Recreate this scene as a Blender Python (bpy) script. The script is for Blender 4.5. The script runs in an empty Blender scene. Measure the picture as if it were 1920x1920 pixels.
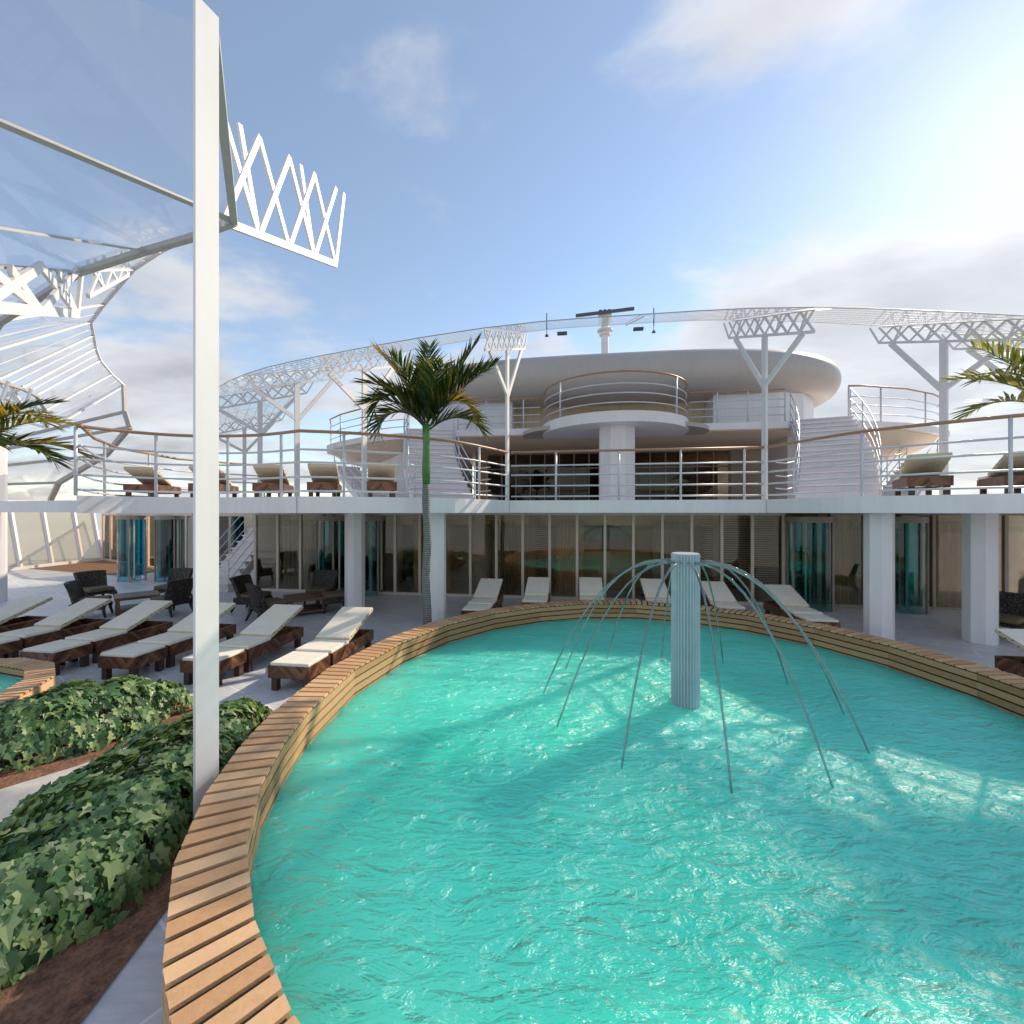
import bpy, bmesh, math, random
from mathutils import Vector, Matrix, noise
random.seed(7)
PI = math.pi
SC = bpy.context.scene
COL = SC.collection
# ------------------------------------------------------------------ frames
ANG = math.radians(8.16); CA, SA = math.cos(ANG), math.sin(ANG); U0 = 1.38
def P(s, w):
    """ship coordinates (across, away) -> world x, y"""
    u = s + U0
    return (CA*u + SA*w, -SA*u + CA*w)
def P3(s, w, z):
    x, y = P(s, w); return Vector((x, y, z))
AXR = -ANG      # rotation that lays a local +y along the ship's 'away' direction

# ------------------------------------------------------------------ mesh builder
class MB:
    def __init__(s): s.v = []; s.f = []
    def add(s, vs, fs):
        n = len(s.v); s.v += [Vector(v) for v in vs]; s.f += [tuple(i+n for i in f) for f in fs]
    def box(s, c, d, rz=0, M=None):
        x, y, z = d[0]/2, d[1]/2, d[2]/2
        vs = [Vector((a*x, b*y, e*z)) for a in (-1,1) for b in (-1,1) for e in (-1,1)]
        R = M if M is not None else Matrix.Rotation(rz, 3, 'Z')
        s.add([R @ v + Vector(c) for v in vs], [(0,1,3,2),(4,6,7,5),(0,4,5,1),(2,3,7,6),(0,2,6,4),(1,5,7,3)])
    def bar(s, p, q, w, h, up=(0,0,1)):
        p = Vector(p); q = Vector(q); d = q-p; L = d.length
        if L < 1e-6: return
        d.normalize(); up = Vector(up)
        x = d.cross(up)
        if x.length < 1e-4: x = d.cross(Vector((1,0,0)))
        x.normalize(); z = x.cross(d)
        s.box((p+q)/2, (w, L, h), M=Matrix((x, d, z)).transposed())
    def tube(s, pts, r, seg=8, cap=True):
        pts = [Vector(p) for p in pts]; n = len(pts); rs = r if isinstance(r, (list,tuple)) else [r]*n
        prev = None; vs = []; fs = []
        for i, p in enumerate(pts):
            t = (pts[min(i+1,n-1)] - pts[max(i-1,0)]).normalized()
            a = Vector((0,0,1)) if prev is None else prev
            if prev is None and abs(t.z) > .9: a = Vector((1,0,0))
            a = (a - t*a.dot(t)).normalized(); prev = a; b = t.cross(a)
            for k in range(seg):
                g = 2*PI*k/seg; vs.append(p + (a*math.cos(g) + b*math.sin(g))*rs[i])
        for i in range(n-1):
            for k in range(seg):
                k2 = (k+1) % seg
                fs.append((i*seg+k, i*seg+k2, (i+1)*seg+k2, (i+1)*seg+k))
        if cap:
            fs.append(tuple(range(seg-1,-1,-1))); fs.append(tuple((n-1)*seg+k for k in range(seg)))
        s.add(vs, fs)
    def prism(s, poly, z0, z1):
        n = len(poly); vs = [(p[0],p[1],z0) for p in poly] + [(p[0],p[1],z1) for p in poly]
        a = sum(poly[i][0]*poly[(i+1)%n][1]-poly[(i+1)%n][0]*poly[i][1] for i in range(n))
        fs = [tuple(range(n-1,-1,-1)), tuple(range(n,2*n))] + [(i,(i+1)%n,n+(i+1)%n,n+i) for i in range(n)]
        if a < 0: fs = [f[::-1] for f in fs]
        s.add(vs, fs)
    def cyl(s, c, r, z0, z1, seg=16, r2=None, ph=0):
        r2 = r if r2 is None else r2
        vs = [(c[0]+r*math.cos(2*PI*k/seg+ph), c[1]+r*math.sin(2*PI*k/seg+ph), z0) for k in range(seg)] + \
             [(c[0]+r2*math.cos(2*PI*k/seg+ph), c[1]+r2*math.sin(2*PI*k/seg+ph), z1) for k in range(seg)]
        s.add(vs, [tuple(range(seg-1,-1,-1)), tuple(range(seg,2*seg))] + [(k,(k+1)%seg,seg+(k+1)%seg,seg+k) for k in range(seg)])
    def quad(s, a, b, c, d): s.add([a,b,c,d], [(0,1,2,3)])
    def build(s, name, m, parent=None, smooth=False, bevel=0):
        me = bpy.data.meshes.new(name); o = bpy.data.objects.new(name, me); COL.objects.link(o)
        base = Vector((0,0,0))
        if parent is not None:
            o.parent = parent; q = parent
            while q is not None: base += q.location; q = q.parent
        me.from_pydata([v-base for v in s.v], [], s.f); me.update()
        if m: me.materials.append(m)
        if smooth:
            for p in me.polygons: p.use_smooth = True
        if bevel:
            b = o.modifiers.new('bevel','BEVEL'); b.width = bevel; b.segments = 2; b.limit_method = 'ANGLE'; b.angle_limit = math.radians(50)
        return o
def tag(o, label, cat, group=None):
    o['label'] = label; o['category'] = cat
    if group: o['group'] = group
    return o
def thing(name, label, cat, loc=(0,0,0), group=None):
    o = bpy.data.objects.new(name, None); COL.objects.link(o); o.location = loc; o.empty_display_size = .2
    return tag(o, label, cat, group)
def struct(o): o['kind'] = 'structure'; return o
def copy_tree(o, parent=None):
    c = o.copy(); COL.objects.link(c)
    if parent is not None: c.parent = parent
    for ch in [k for k in bpy.data.objects if k.parent == o]: copy_tree(ch, c)
    return c
def catmull(pts, n=6):
    out = []
    for i in range(len(pts)-1):
        p0 = Vector(pts[max(i-1,0)]); p1 = Vector(pts[i]); p2 = Vector(pts[i+1]); p3 = Vector(pts[min(i+2,len(pts)-1)])
        for k in range(n):
            t = k/n
            out.append(.5*((2*p1)+(p2-p0)*t+(2*p0-5*p1+4*p2-p3)*t*t+(3*p1-p0-3*p2+p3)*t**3))
    out.append(Vector(pts[-1])); return out

# ------------------------------------------------------------------ materials
def newmat(name):
    m = bpy.data.materials.new(name); m.use_nodes = True; nt = m.node_tree
    return m, nt, nt.nodes['Principled BSDF']
def N(nt, t, **kw):
    n = nt.nodes.new(t)
    for k, v in kw.items(): setattr(n, k, v)
    return n
def L(nt, a, b): nt.links.new(a, b)
def ramp(nt, stops, interp='LINEAR'):
    r = N(nt, 'ShaderNodeValToRGB'); r.color_ramp.interpolation = interp
    e = r.color_ramp.elements
    while len(e) < len(stops): e.new(.5)
    for i, (p, c) in enumerate(stops): e[i].position = p; e[i].color = (*c, 1) if len(c) == 3 else c
    return r
def paint(name, c, rough=.4, var=.06, scale=3, metal=0, bump=0, bscale=40):
    m, nt, b = newmat(name)
    tc = N(nt,'ShaderNodeTexCoord'); no = N(nt,'ShaderNodeTexNoise'); no.inputs['Scale'].default_value = scale; no.inputs['Detail'].default_value = 6
    L(nt, tc.outputs['Object'], no.inputs['Vector'])
    mp = N(nt,'ShaderNodeMapping'); mp.inputs['Scale'].default_value = (5,5,.55); L(nt, tc.outputs['Object'], mp.inputs[0])
    ns = N(nt,'ShaderNodeTexNoise'); ns.inputs['Scale'].default_value = 1.6; ns.inputs['Detail'].default_value = 8; L(nt, mp.outputs[0], ns.inputs['Vector'])
    av = N(nt,'ShaderNodeMath', operation='MULTIPLY_ADD'); av.inputs[1].default_value = .5; L(nt, ns.outputs['Fac'], av.inputs[0])
    hf = N(nt,'ShaderNodeMath', operation='MULTIPLY'); hf.inputs[1].default_value = .5; L(nt, no.outputs['Fac'], hf.inputs[0]); L(nt, hf.outputs[0], av.inputs[2])
    r = ramp(nt, [(.36, tuple(x*(1-var) for x in c)), (.62, tuple(min(1,x*(1+var)) for x in c))]); L(nt, av.outputs[0], r.inputs['Fac'])
    L(nt, r.outputs['Color'], b.inputs['Base Color']); b.inputs['Roughness'].default_value = rough; b.inputs['Metallic'].default_value = metal
    if bump:
        n2 = N(nt,'ShaderNodeTexNoise'); n2.inputs['Scale'].default_value = bscale; L(nt, tc.outputs['Object'], n2.inputs['Vector'])
        bu = N(nt,'ShaderNodeBump'); bu.inputs['Strength'].default_value = bump; bu.inputs['Distance'].default_value = .01
        L(nt, n2.outputs['Fac'], bu.inputs['Height']); L(nt, bu.outputs['Normal'], b.inputs['Normal'])
    return m
def glass(name, tint, refl=1.0, white=0.0, rough=.01, wavy=0, wc=(.85,.86,.88)):
    m, nt, b = newmat(name); nt.nodes.remove(b); out = nt.nodes['Material Output']
    tr = N(nt,'ShaderNodeBsdfTransparent'); tr.inputs['Color'].default_value = (*tint,1)
    gl = N(nt,'ShaderNodeBsdfGlossy'); gl.inputs['Roughness'].default_value = rough; gl.inputs['Color'].default_value = (1.0,.93,.84,1)
    fr = N(nt,'ShaderNodeFresnel'); fr.inputs['IOR'].default_value = 1.5
    mu = N(nt,'ShaderNodeMath', operation='MULTIPLY'); mu.inputs[1].default_value = refl; mu.use_clamp = True
    L(nt, fr.outputs[0], mu.inputs[0]); mx = N(nt,'ShaderNodeMixShader')
    src = tr.outputs[0]
    if white:
        df = N(nt,'ShaderNodeBsdfDiffuse'); df.inputs['Color'].default_value = (*wc,1)
        tl = N(nt,'ShaderNodeBsdfTranslucent'); tl.inputs['Color'].default_value = (*wc,1)
        m0 = N(nt,'ShaderNodeMixShader'); L(nt, df.outputs[0], m0.inputs[1]); L(nt, tl.outputs[0], m0.inputs[2])
        m1 = N(nt,'ShaderNodeMixShader'); m1.inputs[0].default_value = white
        L(nt, tr.outputs[0], m1.inputs[1]); L(nt, m0.outputs[0], m1.inputs[2]); src = m1.outputs[0]
    if wavy:
        no = N(nt,'ShaderNodeTexNoise'); no.inputs['Scale'].default_value = 1.2
        bu = N(nt,'ShaderNodeBump'); bu.inputs['Strength'].default_value = wavy; bu.inputs['Distance'].default_value = .05
        tc = N(nt,'ShaderNodeTexCoord'); L(nt, tc.outputs['Object'], no.inputs['Vector']); L(nt, no.outputs['Fac'], bu.inputs['Height'])
        L(nt, bu.outputs[0], gl.inputs['Normal'])
    L(nt, mu.outputs[0], mx.inputs[0]); L(nt, src, mx.inputs[1]); L(nt, gl.outputs[0], mx.inputs[2]); L(nt, mx.outputs[0], out.inputs[0])
    return m
def planks(name, ca, cb, cc, rough=.5, grain=(2,40,40)):
    """wood whose tone changes from board to board (each board is its own island)"""
    m, nt, b = newmat(name)
    ge = N(nt,'ShaderNodeNewGeometry'); tc = N(nt,'ShaderNodeTexCoord')
    no = N(nt,'ShaderNodeTexNoise'); no.inputs['Scale'].default_value = 9; no.inputs['Detail'].default_value = 8; no.inputs['Distortion'].default_value = 1.5
    L(nt, tc.outputs['Object'], no.inputs['Vector'])
    n2 = N(nt,'ShaderNodeTexNoise'); n2.inputs['Scale'].default_value = 70; n2.inputs['Detail'].default_value = 3; L(nt, tc.outputs['Object'], n2.inputs['Vector'])
    ad = N(nt,'ShaderNodeMath', operation='MULTIPLY_ADD'); ad.inputs[1].default_value = .45; L(nt, ge.outputs['Random Per Island'], ad.inputs[0])
    a2 = N(nt,'ShaderNodeMath', operation='MULTIPLY_ADD'); a2.inputs[1].default_value = .4; L(nt, no.outputs['Fac'], a2.inputs[0])
    a3 = N(nt,'ShaderNodeMath', operation='MULTIPLY'); a3.inputs[1].default_value = .22; L(nt, n2.outputs['Fac'], a3.inputs[0])
    L(nt, a3.outputs[0], a2.inputs[2]); L(nt, a2.outputs[0], ad.inputs[2])
    r = ramp(nt, [(.2,ca),(.5,cb),(.85,cc)]); L(nt, ad.outputs[0], r.inputs['Fac']); L(nt, r.outputs['Color'], b.inputs['Base Color'])
    b.inputs['Roughness'].default_value = rough
    bu = N(nt,'ShaderNodeBump'); bu.inputs['Strength'].default_value = .25; bu.inputs['Distance'].default_value = .004
    L(nt, n2.outputs['Fac'], bu.inputs['Height']); L(nt, bu.outputs[0], b.inputs['Normal'])
    return m
def chevron(name):
    m, nt, b = newmat(name); tc = N(nt,'ShaderNodeTexCoord'); sp = N(nt,'ShaderNodeSeparateXYZ'); L(nt, tc.outputs['Object'], sp.inputs[0])
    def M(op, a, bb=None, c=None):
        n = N(nt,'ShaderNodeMath', operation=op)
        for i, x in enumerate((a, bb, c)):
            if x is None: continue
            if isinstance(x, (int,float)): n.inputs[i].default_value = x
            else: L(nt, x, n.inputs[i])
        return n.outputs[0]
    h = M('ADD', sp.outputs['X'], sp.outputs['Y'])
    pp = M('PINGPONG', h, .34)
    t = M('MULTIPLY', M('ADD', pp, sp.outputs['Z']), 15.0)
    cell = M('FLOOR', t); fr = M('FRACT', t)
    wn = N(nt,'ShaderNodeTexWhiteNoise', noise_dimensions='2D'); cb = N(nt,'ShaderNodeCombineXYZ')
    L(nt, cell, cb.inputs[0]); L(nt, M('FLOOR', M('MULTIPLY', h, 1/.34)), cb.inputs[1]); L(nt, cb.outputs[0], wn.inputs['Vector'])
    no = N(nt,'ShaderNodeTexNoise'); no.inputs['Scale'].default_value = 25; no.inputs['Detail'].default_value = 6; L(nt, tc.outputs['Object'], no.inputs['Vector'])
    v = M('MULTIPLY_ADD', wn.outputs['Value'], .6, M('MULTIPLY', no.outputs['Fac'], .5))
    r = ramp(nt, [(.15,(.024,.009,.005)),(.5,(.11,.042,.019)),(.95,(.27,.12,.055))]); L(nt, v, r.inputs['Fac'])
    L(nt, r.outputs['Color'], b.inputs['Base Color']); b.inputs['Roughness'].default_value = .38
    bu = N(nt,'ShaderNodeBump'); bu.inputs['Strength'].default_value = .3; bu.inputs['Distance'].default_value = .004
    L(nt, M('MINIMUM', M('MULTIPLY', fr, 8), 1.0), bu.inputs['Height']); L(nt, bu.outputs[0], b.inputs['Normal'])
    return m
def wicker(name):
    m, nt, b = newmat(name); tc = N(nt,'ShaderNodeTexCoord')
    mp = N(nt,'ShaderNodeMapping'); mp.inputs['Scale'].default_value = (38,38,24); L(nt, tc.outputs['Object'], mp.inputs[0])
    vo = N(nt,'ShaderNodeTexVoronoi'); vo.inputs['Scale'].default_value = 1; L(nt, mp.outputs[0], vo.inputs['Vector'])
    no = N(nt,'ShaderNodeTexNoise'); no.inputs['Scale'].default_value = 30; L(nt, tc.outputs['Object'], no.inputs['Vector'])
    mx = N(nt,'ShaderNodeMath', operation='MULTIPLY'); L(nt, vo.outputs['Distance'], mx.inputs[0]); L(nt, no.outputs['Fac'], mx.inputs[1])
    r = ramp(nt, [(.04,(.15,.115,.09)),(.18,(.055,.04,.03)),(.36,(.008,.006,.005))]); L(nt, mx.outputs[0], r.inputs['Fac'])
    L(nt, r.outputs['Color'], b.inputs['Base Color']); b.inputs['Roughness'].default_value = .6
    bu = N(nt,'ShaderNodeBump'); bu.invert = True; bu.inputs['Strength'].default_value = .8; bu.inputs['Distance'].default_value = .01
    L(nt, vo.outputs['Distance'], bu.inputs['Height']); L(nt, bu.outputs[0], b.inputs['Normal'])
    return m
def foliage(name, stops, trans=.35, rough=.45, spec=.4):
    m, nt, b = newmat(name); out = nt.nodes['Material Output']
    ge = N(nt,'ShaderNodeNewGeometry'); r = ramp(nt, stops); L(nt, ge.outputs['Random Per Island'], r.inputs['Fac'])
    L(nt, r.outputs['Color'], b.inputs['Base Color']); b.inputs['Roughness'].default_value = rough; b.inputs['Specular IOR Level'].default_value = spec
    tl = N(nt,'ShaderNodeBsdfTranslucent')
    hs = N(nt,'ShaderNodeHueSaturation'); hs.inputs['Hue'].default_value = .47; hs.inputs['Saturation'].default_value = 1.1; hs.inputs['Value'].default_value = 2.0
    L(nt, r.outputs['Color'], hs.inputs['Color']); L(nt, hs.outputs[0], tl.inputs['Color'])
    mx = N(nt,'ShaderNodeMixShader'); mx.inputs[0].default_value = trans
    L(nt, b.outputs[0], mx.inputs[1]); L(nt, tl.outputs[0], mx.inputs[2]); L(nt, mx.outputs[0], out.inputs[0])
    return m
def tiles(name):
    m, nt, b = newmat(name); tc = N(nt,'ShaderNodeTexCoord'); mp = N(nt,'ShaderNodeMapping'); mp.inputs['Rotation'].default_value = (0,0,.62)
    L(nt, tc.outputs['Object'], mp.inputs[0])
    br = N(nt,'ShaderNodeTexBrick'); br.offset = .5; br.inputs['Scale'].default_value = 1.0; br.inputs['Brick Width'].default_value = .9; br.inputs['Row Height'].default_value = .45
    br.inputs['Mortar Size'].default_value = .009; br.inputs['Color1'].default_value = (.55,.55,.57,1); br.inputs['Color2'].default_value = (.63,.63,.645,1); br.inputs['Mortar'].default_value = (.80,.80,.80,1)
    L(nt, mp.outputs[0], br.inputs['Vector'])
    mp2 = N(nt,'ShaderNodeMapping'); mp2.inputs['Scale'].default_value = (1.2,5,1); mp2.inputs['Rotation'].default_value = (0,0,.62); L(nt, tc.outputs['Object'], mp2.inputs[0])
    no = N(nt,'ShaderNodeTexNoise'); no.inputs['Scale'].default_value = 3; no.inputs['Detail'].default_value = 9; no.inputs['Roughness'].default_value = .65; L(nt, mp2.outputs[0], no.inputs['Vector'])
    r = ramp(nt, [(.3,(.82,.82,.84)),(.7,(1.15,1.15,1.14))]); L(nt, no.outputs['Fac'], r.inputs['Fac'])
    mx = N(nt,'ShaderNodeMix', data_type='RGBA', blend_type='MULTIPLY'); mx.inputs[0].default_value = 1
    L(nt, br.outputs['Color'], mx.inputs[6]); L(nt, r.outputs['Color'], mx.inputs[7]); L(nt, mx.outputs[2], b.inputs['Base Color'])
    r2 = ramp(nt, [(.3,(.28,.28,.28)),(.7,(.48,.48,.48))]); L(nt, no.outputs['Fac'], r2.inputs['Fac']); L(nt, r2.outputs['Color'], b.inputs['Roughness'])
    bu = N(nt,'ShaderNodeBump'); bu.inputs['Strength'].default_value = .15; bu.inputs['Distance'].default_value = .01; L(nt, no.outputs['Fac'], bu.inputs['Height']); L(nt, bu.outputs[0], b.inputs['Normal'])
    return m
def water(name, deep, shallow):
    m, nt, b = newmat(name); nt.nodes.remove(b); out = nt.nodes['Material Output']; tc = N(nt,'ShaderNodeTexCoord')
    mp = N(nt,'ShaderNodeMapping'); mp.inputs['Scale'].default_value = (1.0,2.1,1); mp.inputs['Rotation'].default_value = (0,0,.35); L(nt, tc.outputs['Object'], mp.inputs[0])
    n1 = N(nt,'ShaderNodeTexNoise'); n1.inputs['Scale'].default_value = 3.2; n1.inputs['Detail'].default_value = 4; n1.inputs['Distortion'].default_value = 1.2; L(nt, mp.outputs[0], n1.inputs['Vector'])
    n2 = N(nt,'ShaderNodeTexNoise'); n2.inputs['Scale'].default_value = 10; n2.inputs['Detail'].default_value = 3; n2.inputs['Distortion'].default_value = .8; L(nt, mp.outputs[0], n2.inputs['Vector'])
    ad = N(nt,'ShaderNodeMath', operation='MULTIPLY_ADD'); ad.inputs[1].default_value = .20; L(nt, n2.outputs['Fac'], ad.inputs[0]); L(nt, n1.outputs['Fac'], ad.inputs[2])
    bu = N(nt,'ShaderNodeBump'); bu.inputs['Strength'].default_value = 1.0; bu.inputs['Distance'].default_value = .14; L(nt, ad.outputs[0], bu.inputs['Height'])
    n3 = N(nt,'ShaderNodeTexNoise'); n3.inputs['Scale'].default_value = .5; n3.inputs['Detail'].default_value = 3; L(nt, tc.outputs['Object'], n3.inputs['Vector'])
    r = ramp(nt, [(.3,deep),(.7,shallow)]); L(nt, n3.outputs['Fac'], r.inputs['Fac'])
    df = N(nt,'ShaderNodeBsdfPrincipled'); L(nt, r.outputs['Color'], df.inputs['Base Color']); df.subsurface_method = 'BURLEY'
    df.inputs['Subsurface Weight'].default_value = 1; df.inputs['Subsurface Radius'].default_value = (1.2,1.4,1.3); df.inputs['Subsurface Scale'].default_value = 1
    df.inputs['Specular IOR Level'].default_value = 0; df.inputs['Roughness'].default_value = 1
    g1 = N(nt,'ShaderNodeBsdfGlossy'); g1.inputs['Roughness'].default_value = .03; L(nt, bu.outputs[0], g1.inputs['Normal'])
    g2 = N(nt,'ShaderNodeBsdfGlossy'); g2.inputs['Roughness'].default_value = .36; L(nt, bu.outputs[0], g2.inputs['Normal'])
    gl = N(nt,'ShaderNodeMixShader'); gl.inputs[0].default_value = .62; L(nt, g1.outputs[0], gl.inputs[1]); L(nt, g2.outputs[0], gl.inputs[2])
    fr = N(nt,'ShaderNodeFresnel'); fr.inputs['IOR'].default_value = 2.05; L(nt, bu.outputs[0], fr.inputs['Normal'])
    mx = N(nt,'ShaderNodeMixShader'); L(nt, fr.outputs[0], mx.inputs[0]); L(nt, df.outputs[0], mx.inputs[1]); L(nt, gl.outputs[0], mx.inputs[2]); L(nt, mx.outputs[0], out.inputs[0])
    return m

WHITE = paint('white_paint', (.77,.725,.72), .42, .05, 1.4)
WHITE2 = paint('white_paint_warm', (.72,.70,.675), .45, .04, 1.1)
RAILW = paint('rail_paint', (.58,.585,.60), .3, .05, 5)
STEEL = paint('frame_steel', (.68,.56,.47), .35, .05, 6)
BRONZE = paint('bronze_frame', (.32,.26,.21), .4, .1, 6)
SHADEGREY = paint('grey_beam', (.44,.415,.38), .5, .06, 3)  # shade on the canopy beams' undersides is put into this grey-brown
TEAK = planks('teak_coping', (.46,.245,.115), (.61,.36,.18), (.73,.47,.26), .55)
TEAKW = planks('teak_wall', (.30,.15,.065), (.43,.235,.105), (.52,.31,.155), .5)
HANDW = planks('handrail_wood', (.22,.11,.055), (.36,.19,.10), (.46,.27,.15), .4)
DARKGAP = paint('dark_gap', (.012,.01,.008), .9)
WALNUT = chevron('walnut_chevron')
LEGW = planks('walnut_leg', (.03,.014,.009), (.07,.032,.02), (.13,.065,.035), .4)
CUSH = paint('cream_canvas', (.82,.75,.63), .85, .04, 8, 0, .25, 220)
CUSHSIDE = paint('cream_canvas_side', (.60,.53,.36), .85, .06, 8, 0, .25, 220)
STUD = paint('dark_stud', (.03,.025,.02), .5)
WICK = wicker('dark_wicker')
OLIVE = paint('olive_cushion', (.155,.115,.065), .85, .1, 9, 0, .2, 160)
TABLEW = planks('table_wood', (.07,.035,.02), (.14,.075,.04), (.20,.12,.07), .4)
GLASSD = glass('tinted_glass', (.88,.84,.76), 1.0, 0, .01, .03)
GLASSU = glass('brown_glass', (.34,.29,.24), .7, 0, .02, .02)
GLASST = glass('teal_glass', (.30,.74,.76), 1.4)
GLASSB = glass('blue_glass', (.16,.66,.82), 1.4)
GLASSC = glass('canopy_glass', (.92,.93,.96), .38, .09)
GLASSL = glass('beige_reflection_glass', (.8,.76,.66), 1.0, .6, .15, 0, (.62,.56,.45))  # beige body colour stands for a reflection on the panes
SOFFIT = paint('soffit_tan', (.78,.63,.46), .55, .05, 1)
TANW = paint('tan_wall', (.44,.38,.30), .6, .08, 1.5)
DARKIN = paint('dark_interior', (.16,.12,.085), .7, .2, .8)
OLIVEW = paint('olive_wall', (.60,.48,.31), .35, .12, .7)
BEIGE = paint('beige_panel', (.72,.58,.40), .6, .08, 1)
BLIND = paint('blind_wood', (.10,.06,.04), .5, .2, 12)
TEALW = paint('teal_panel', (.03,.36,.36), .3, .15, 2)
CONC = paint('concrete_path', (.50,.47,.43), .8, .1, 4, 0, .3, 60)
SOIL = paint('bark_soil', (.20,.095,.055), .95, .55, 38, 0, 1.0, 60)
MAT = paint('brown_mat', (.26,.14,.085), .9, .25, 20, 0, .5, 60)
DARKM = paint('dark_metal', (.09,.09,.10), .4, .1, 5)
ROOFM = paint('roof_paint', (.42,.37,.325), .42, .04, .6)
TILE = tiles('deck_tiles')
DECKUP = paint('upper_deck_floor', (.52,.53,.55), .5, .06, 2)
POOLW = water('pool_water', (.02,.66,.48), (.10,.83,.66))
SEAM = paint('sea_water', (.05,.12,.18), .15, .2, .02)
JETM = glass('jet_water', (.60,.78,.80), 1.8, .38, .05, 0, (.36,.50,.54))
COLM = paint('fountain_paint', (.42,.51,.54), .35, .1, 4)
IVY = foliage('ivy_leaf', [(0,(.035,.095,.036)),(.3,(.09,.19,.068)),(.65,(.19,.29,.105)),(1,(.34,.42,.19))], .22, .42, .45)
PALMG = foliage('palm_leaf', [(0,(.012,.03,.007)),(.4,(.03,.06,.012)),(.75,(.06,.09,.016)),(.93,(.17,.15,.02)),(1,(.22,.18,.03))], .4, .4, .4)
PALMD = foliage('palm_leaf_dry', [(0,(.03,.05,.01)),(.35,(.10,.10,.018)),(.7,(.26,.20,.03)),(1,(.36,.27,.05))], .45, .45, .3)
PALMP = foliage('palm_leaf_pale_lit', [(0,(.06,.10,.02)),(.4,(.16,.20,.05)),(.8,(.30,.30,.08)),(1,(.40,.36,.12))], .55, .4, .35)  # brighter copy of the palm leaf, backlight put into its colour
CROWNS = paint('crownshaft_green', (.06,.17,.035), .3, .35, 6)
def trunkmat():
    m, nt, b = newmat('palm_bark'); tc = N(nt,'ShaderNodeTexCoord')
    wv = N(nt,'ShaderNodeTexWave', wave_type='BANDS', bands_direction='Z'); wv.inputs['Scale'].default_value = 9; wv.inputs['Distortion'].default_value = 3; wv.inputs['Detail Scale'].default_value = 4
    L(nt, tc.outputs['Object'], wv.inputs['Vector'])
    r = ramp(nt, [(0,(.07,.075,.075)),(.5,(.17,.17,.165)),(1,(.28,.275,.26))]); L(nt, wv.outputs['Fac'], r.inputs['Fac']); L(nt, r.outputs[0], b.inputs['Base Color'])
    bu = N(nt,'ShaderNodeBump'); bu.inputs['Strength'].default_value = .6; bu.inputs['Distance'].default_value = .01; L(nt, wv.outputs['Fac'], bu.inputs['Height']); L(nt, bu.outputs[0], b.inputs['Normal'])
    b.inputs['Roughness'].default_value = .85
    return m
BARK = trunkmat()

# ------------------------------------------------------------------ camera, light, world
EYE = 2.5; FPX = 810.0
cam = bpy.data.cameras.new('camera'); cam.sensor_width = 36; cam.lens = 36*FPX/1920; cam.clip_start = .05; cam.clip_end = 20000
co = bpy.data.objects.new('camera', cam); COL.objects.link(co); co.location = (0,0,EYE); co.rotation_euler = (PI/2,0,0); SC.camera = co
SUN_AZ, SUN_EL = math.radians(51), math.radians(32)
sd = Vector((math.sin(SUN_AZ)*math.cos(SUN_EL), math.cos(SUN_AZ)*math.cos(SUN_EL), math.sin(SUN_EL)))
sl = bpy.data.lights.new('sun','SUN'); sl.energy = 3.5; sl.angle = math.radians(.6); sl.color = (1,.86,.68)
so = bpy.data.objects.new('sun', sl); COL.objects.link(so); so.rotation_euler = sd.to_track_quat('Z','Y').to_euler(); so.location = (30,20,30)
W = bpy.data.worlds.new('World'); SC.world = W; W.use_nodes = True; nt = W.node_tree
bg = nt.nodes['Background']
sky = N(nt,'ShaderNodeTexSky', sky_type='NISHITA'); sky.sun_disc = False; sky.sun_elevation = SUN_EL; sky.sun_rotation = SUN_AZ
sky.air_density = 1.0; sky.dust_density = .15; sky.ozone_density = 1.6; sky.altitude = 10
tc = N(nt,'ShaderNodeTexCoord'); sp = N(nt,'ShaderNodeSeparateXYZ'); L(nt, tc.outputs['Generated'], sp.inputs[0])
def MA(op, a, b=None, c=None, clamp=False):
    n = N(nt,'ShaderNodeMath', operation=op); n.use_clamp = clamp
    for i, x in enumerate((a, b, c)):
        if x is None: continue
        if isinstance(x, (int,float)): n.inputs[i].default_value = x
        else: L(nt, x, n.inputs[i])
    return n.outputs[0]
# cloud layer: noise on a plane overhead seen in perspective
zz = MA('ADD', MA('MAXIMUM', sp.outputs['Z'], 0.0), .22)
cx = N(nt,'ShaderNodeCombineXYZ'); L(nt, MA('DIVIDE', sp.outputs['X'], zz), cx.inputs[0]); L(nt, MA('DIVIDE', sp.outputs['Y'], zz), cx.inputs[1])
mp = N(nt,'ShaderNodeMapping'); mp.inputs['Location'].default_value = (1.7,.4,0); mp.inputs['Scale'].default_value = (1,1.25,1); L(nt, cx.outputs[0], mp.inputs[0])
cn = N(nt,'ShaderNodeTexNoise'); cn.inputs['Scale'].default_value = 1.15; cn.inputs['Detail'].default_value = 12; cn.inputs['Roughness'].default_value = .56; cn.inputs['Distortion'].default_value = .25; L(nt, mp.outputs[0], cn.inputs['Vector'])
low = MA('MULTIPLY', MA('SUBTRACT', .42, sp.outputs['Z'], clamp=True), .28)   # more cloud low in the sky
def bank(px, py, k, pw):   # a bank of cloud standing in one part of the sky
    d = Vector(((px-960)/810, 1, (960-py)/810)).normalized()
    n_ = N(nt,'ShaderNodeVectorMath', operation='DOT_PRODUCT'); n_.inputs[1].default_value = d; L(nt, tc.outputs['Generated'], n_.inputs[0])
    return MA('MULTIPLY', MA('POWER', MA('MAXIMUM', n_.outputs['Value'], 0.0), pw), k)
cm = MA('ADD', cn.outputs['Fac'], low)
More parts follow.
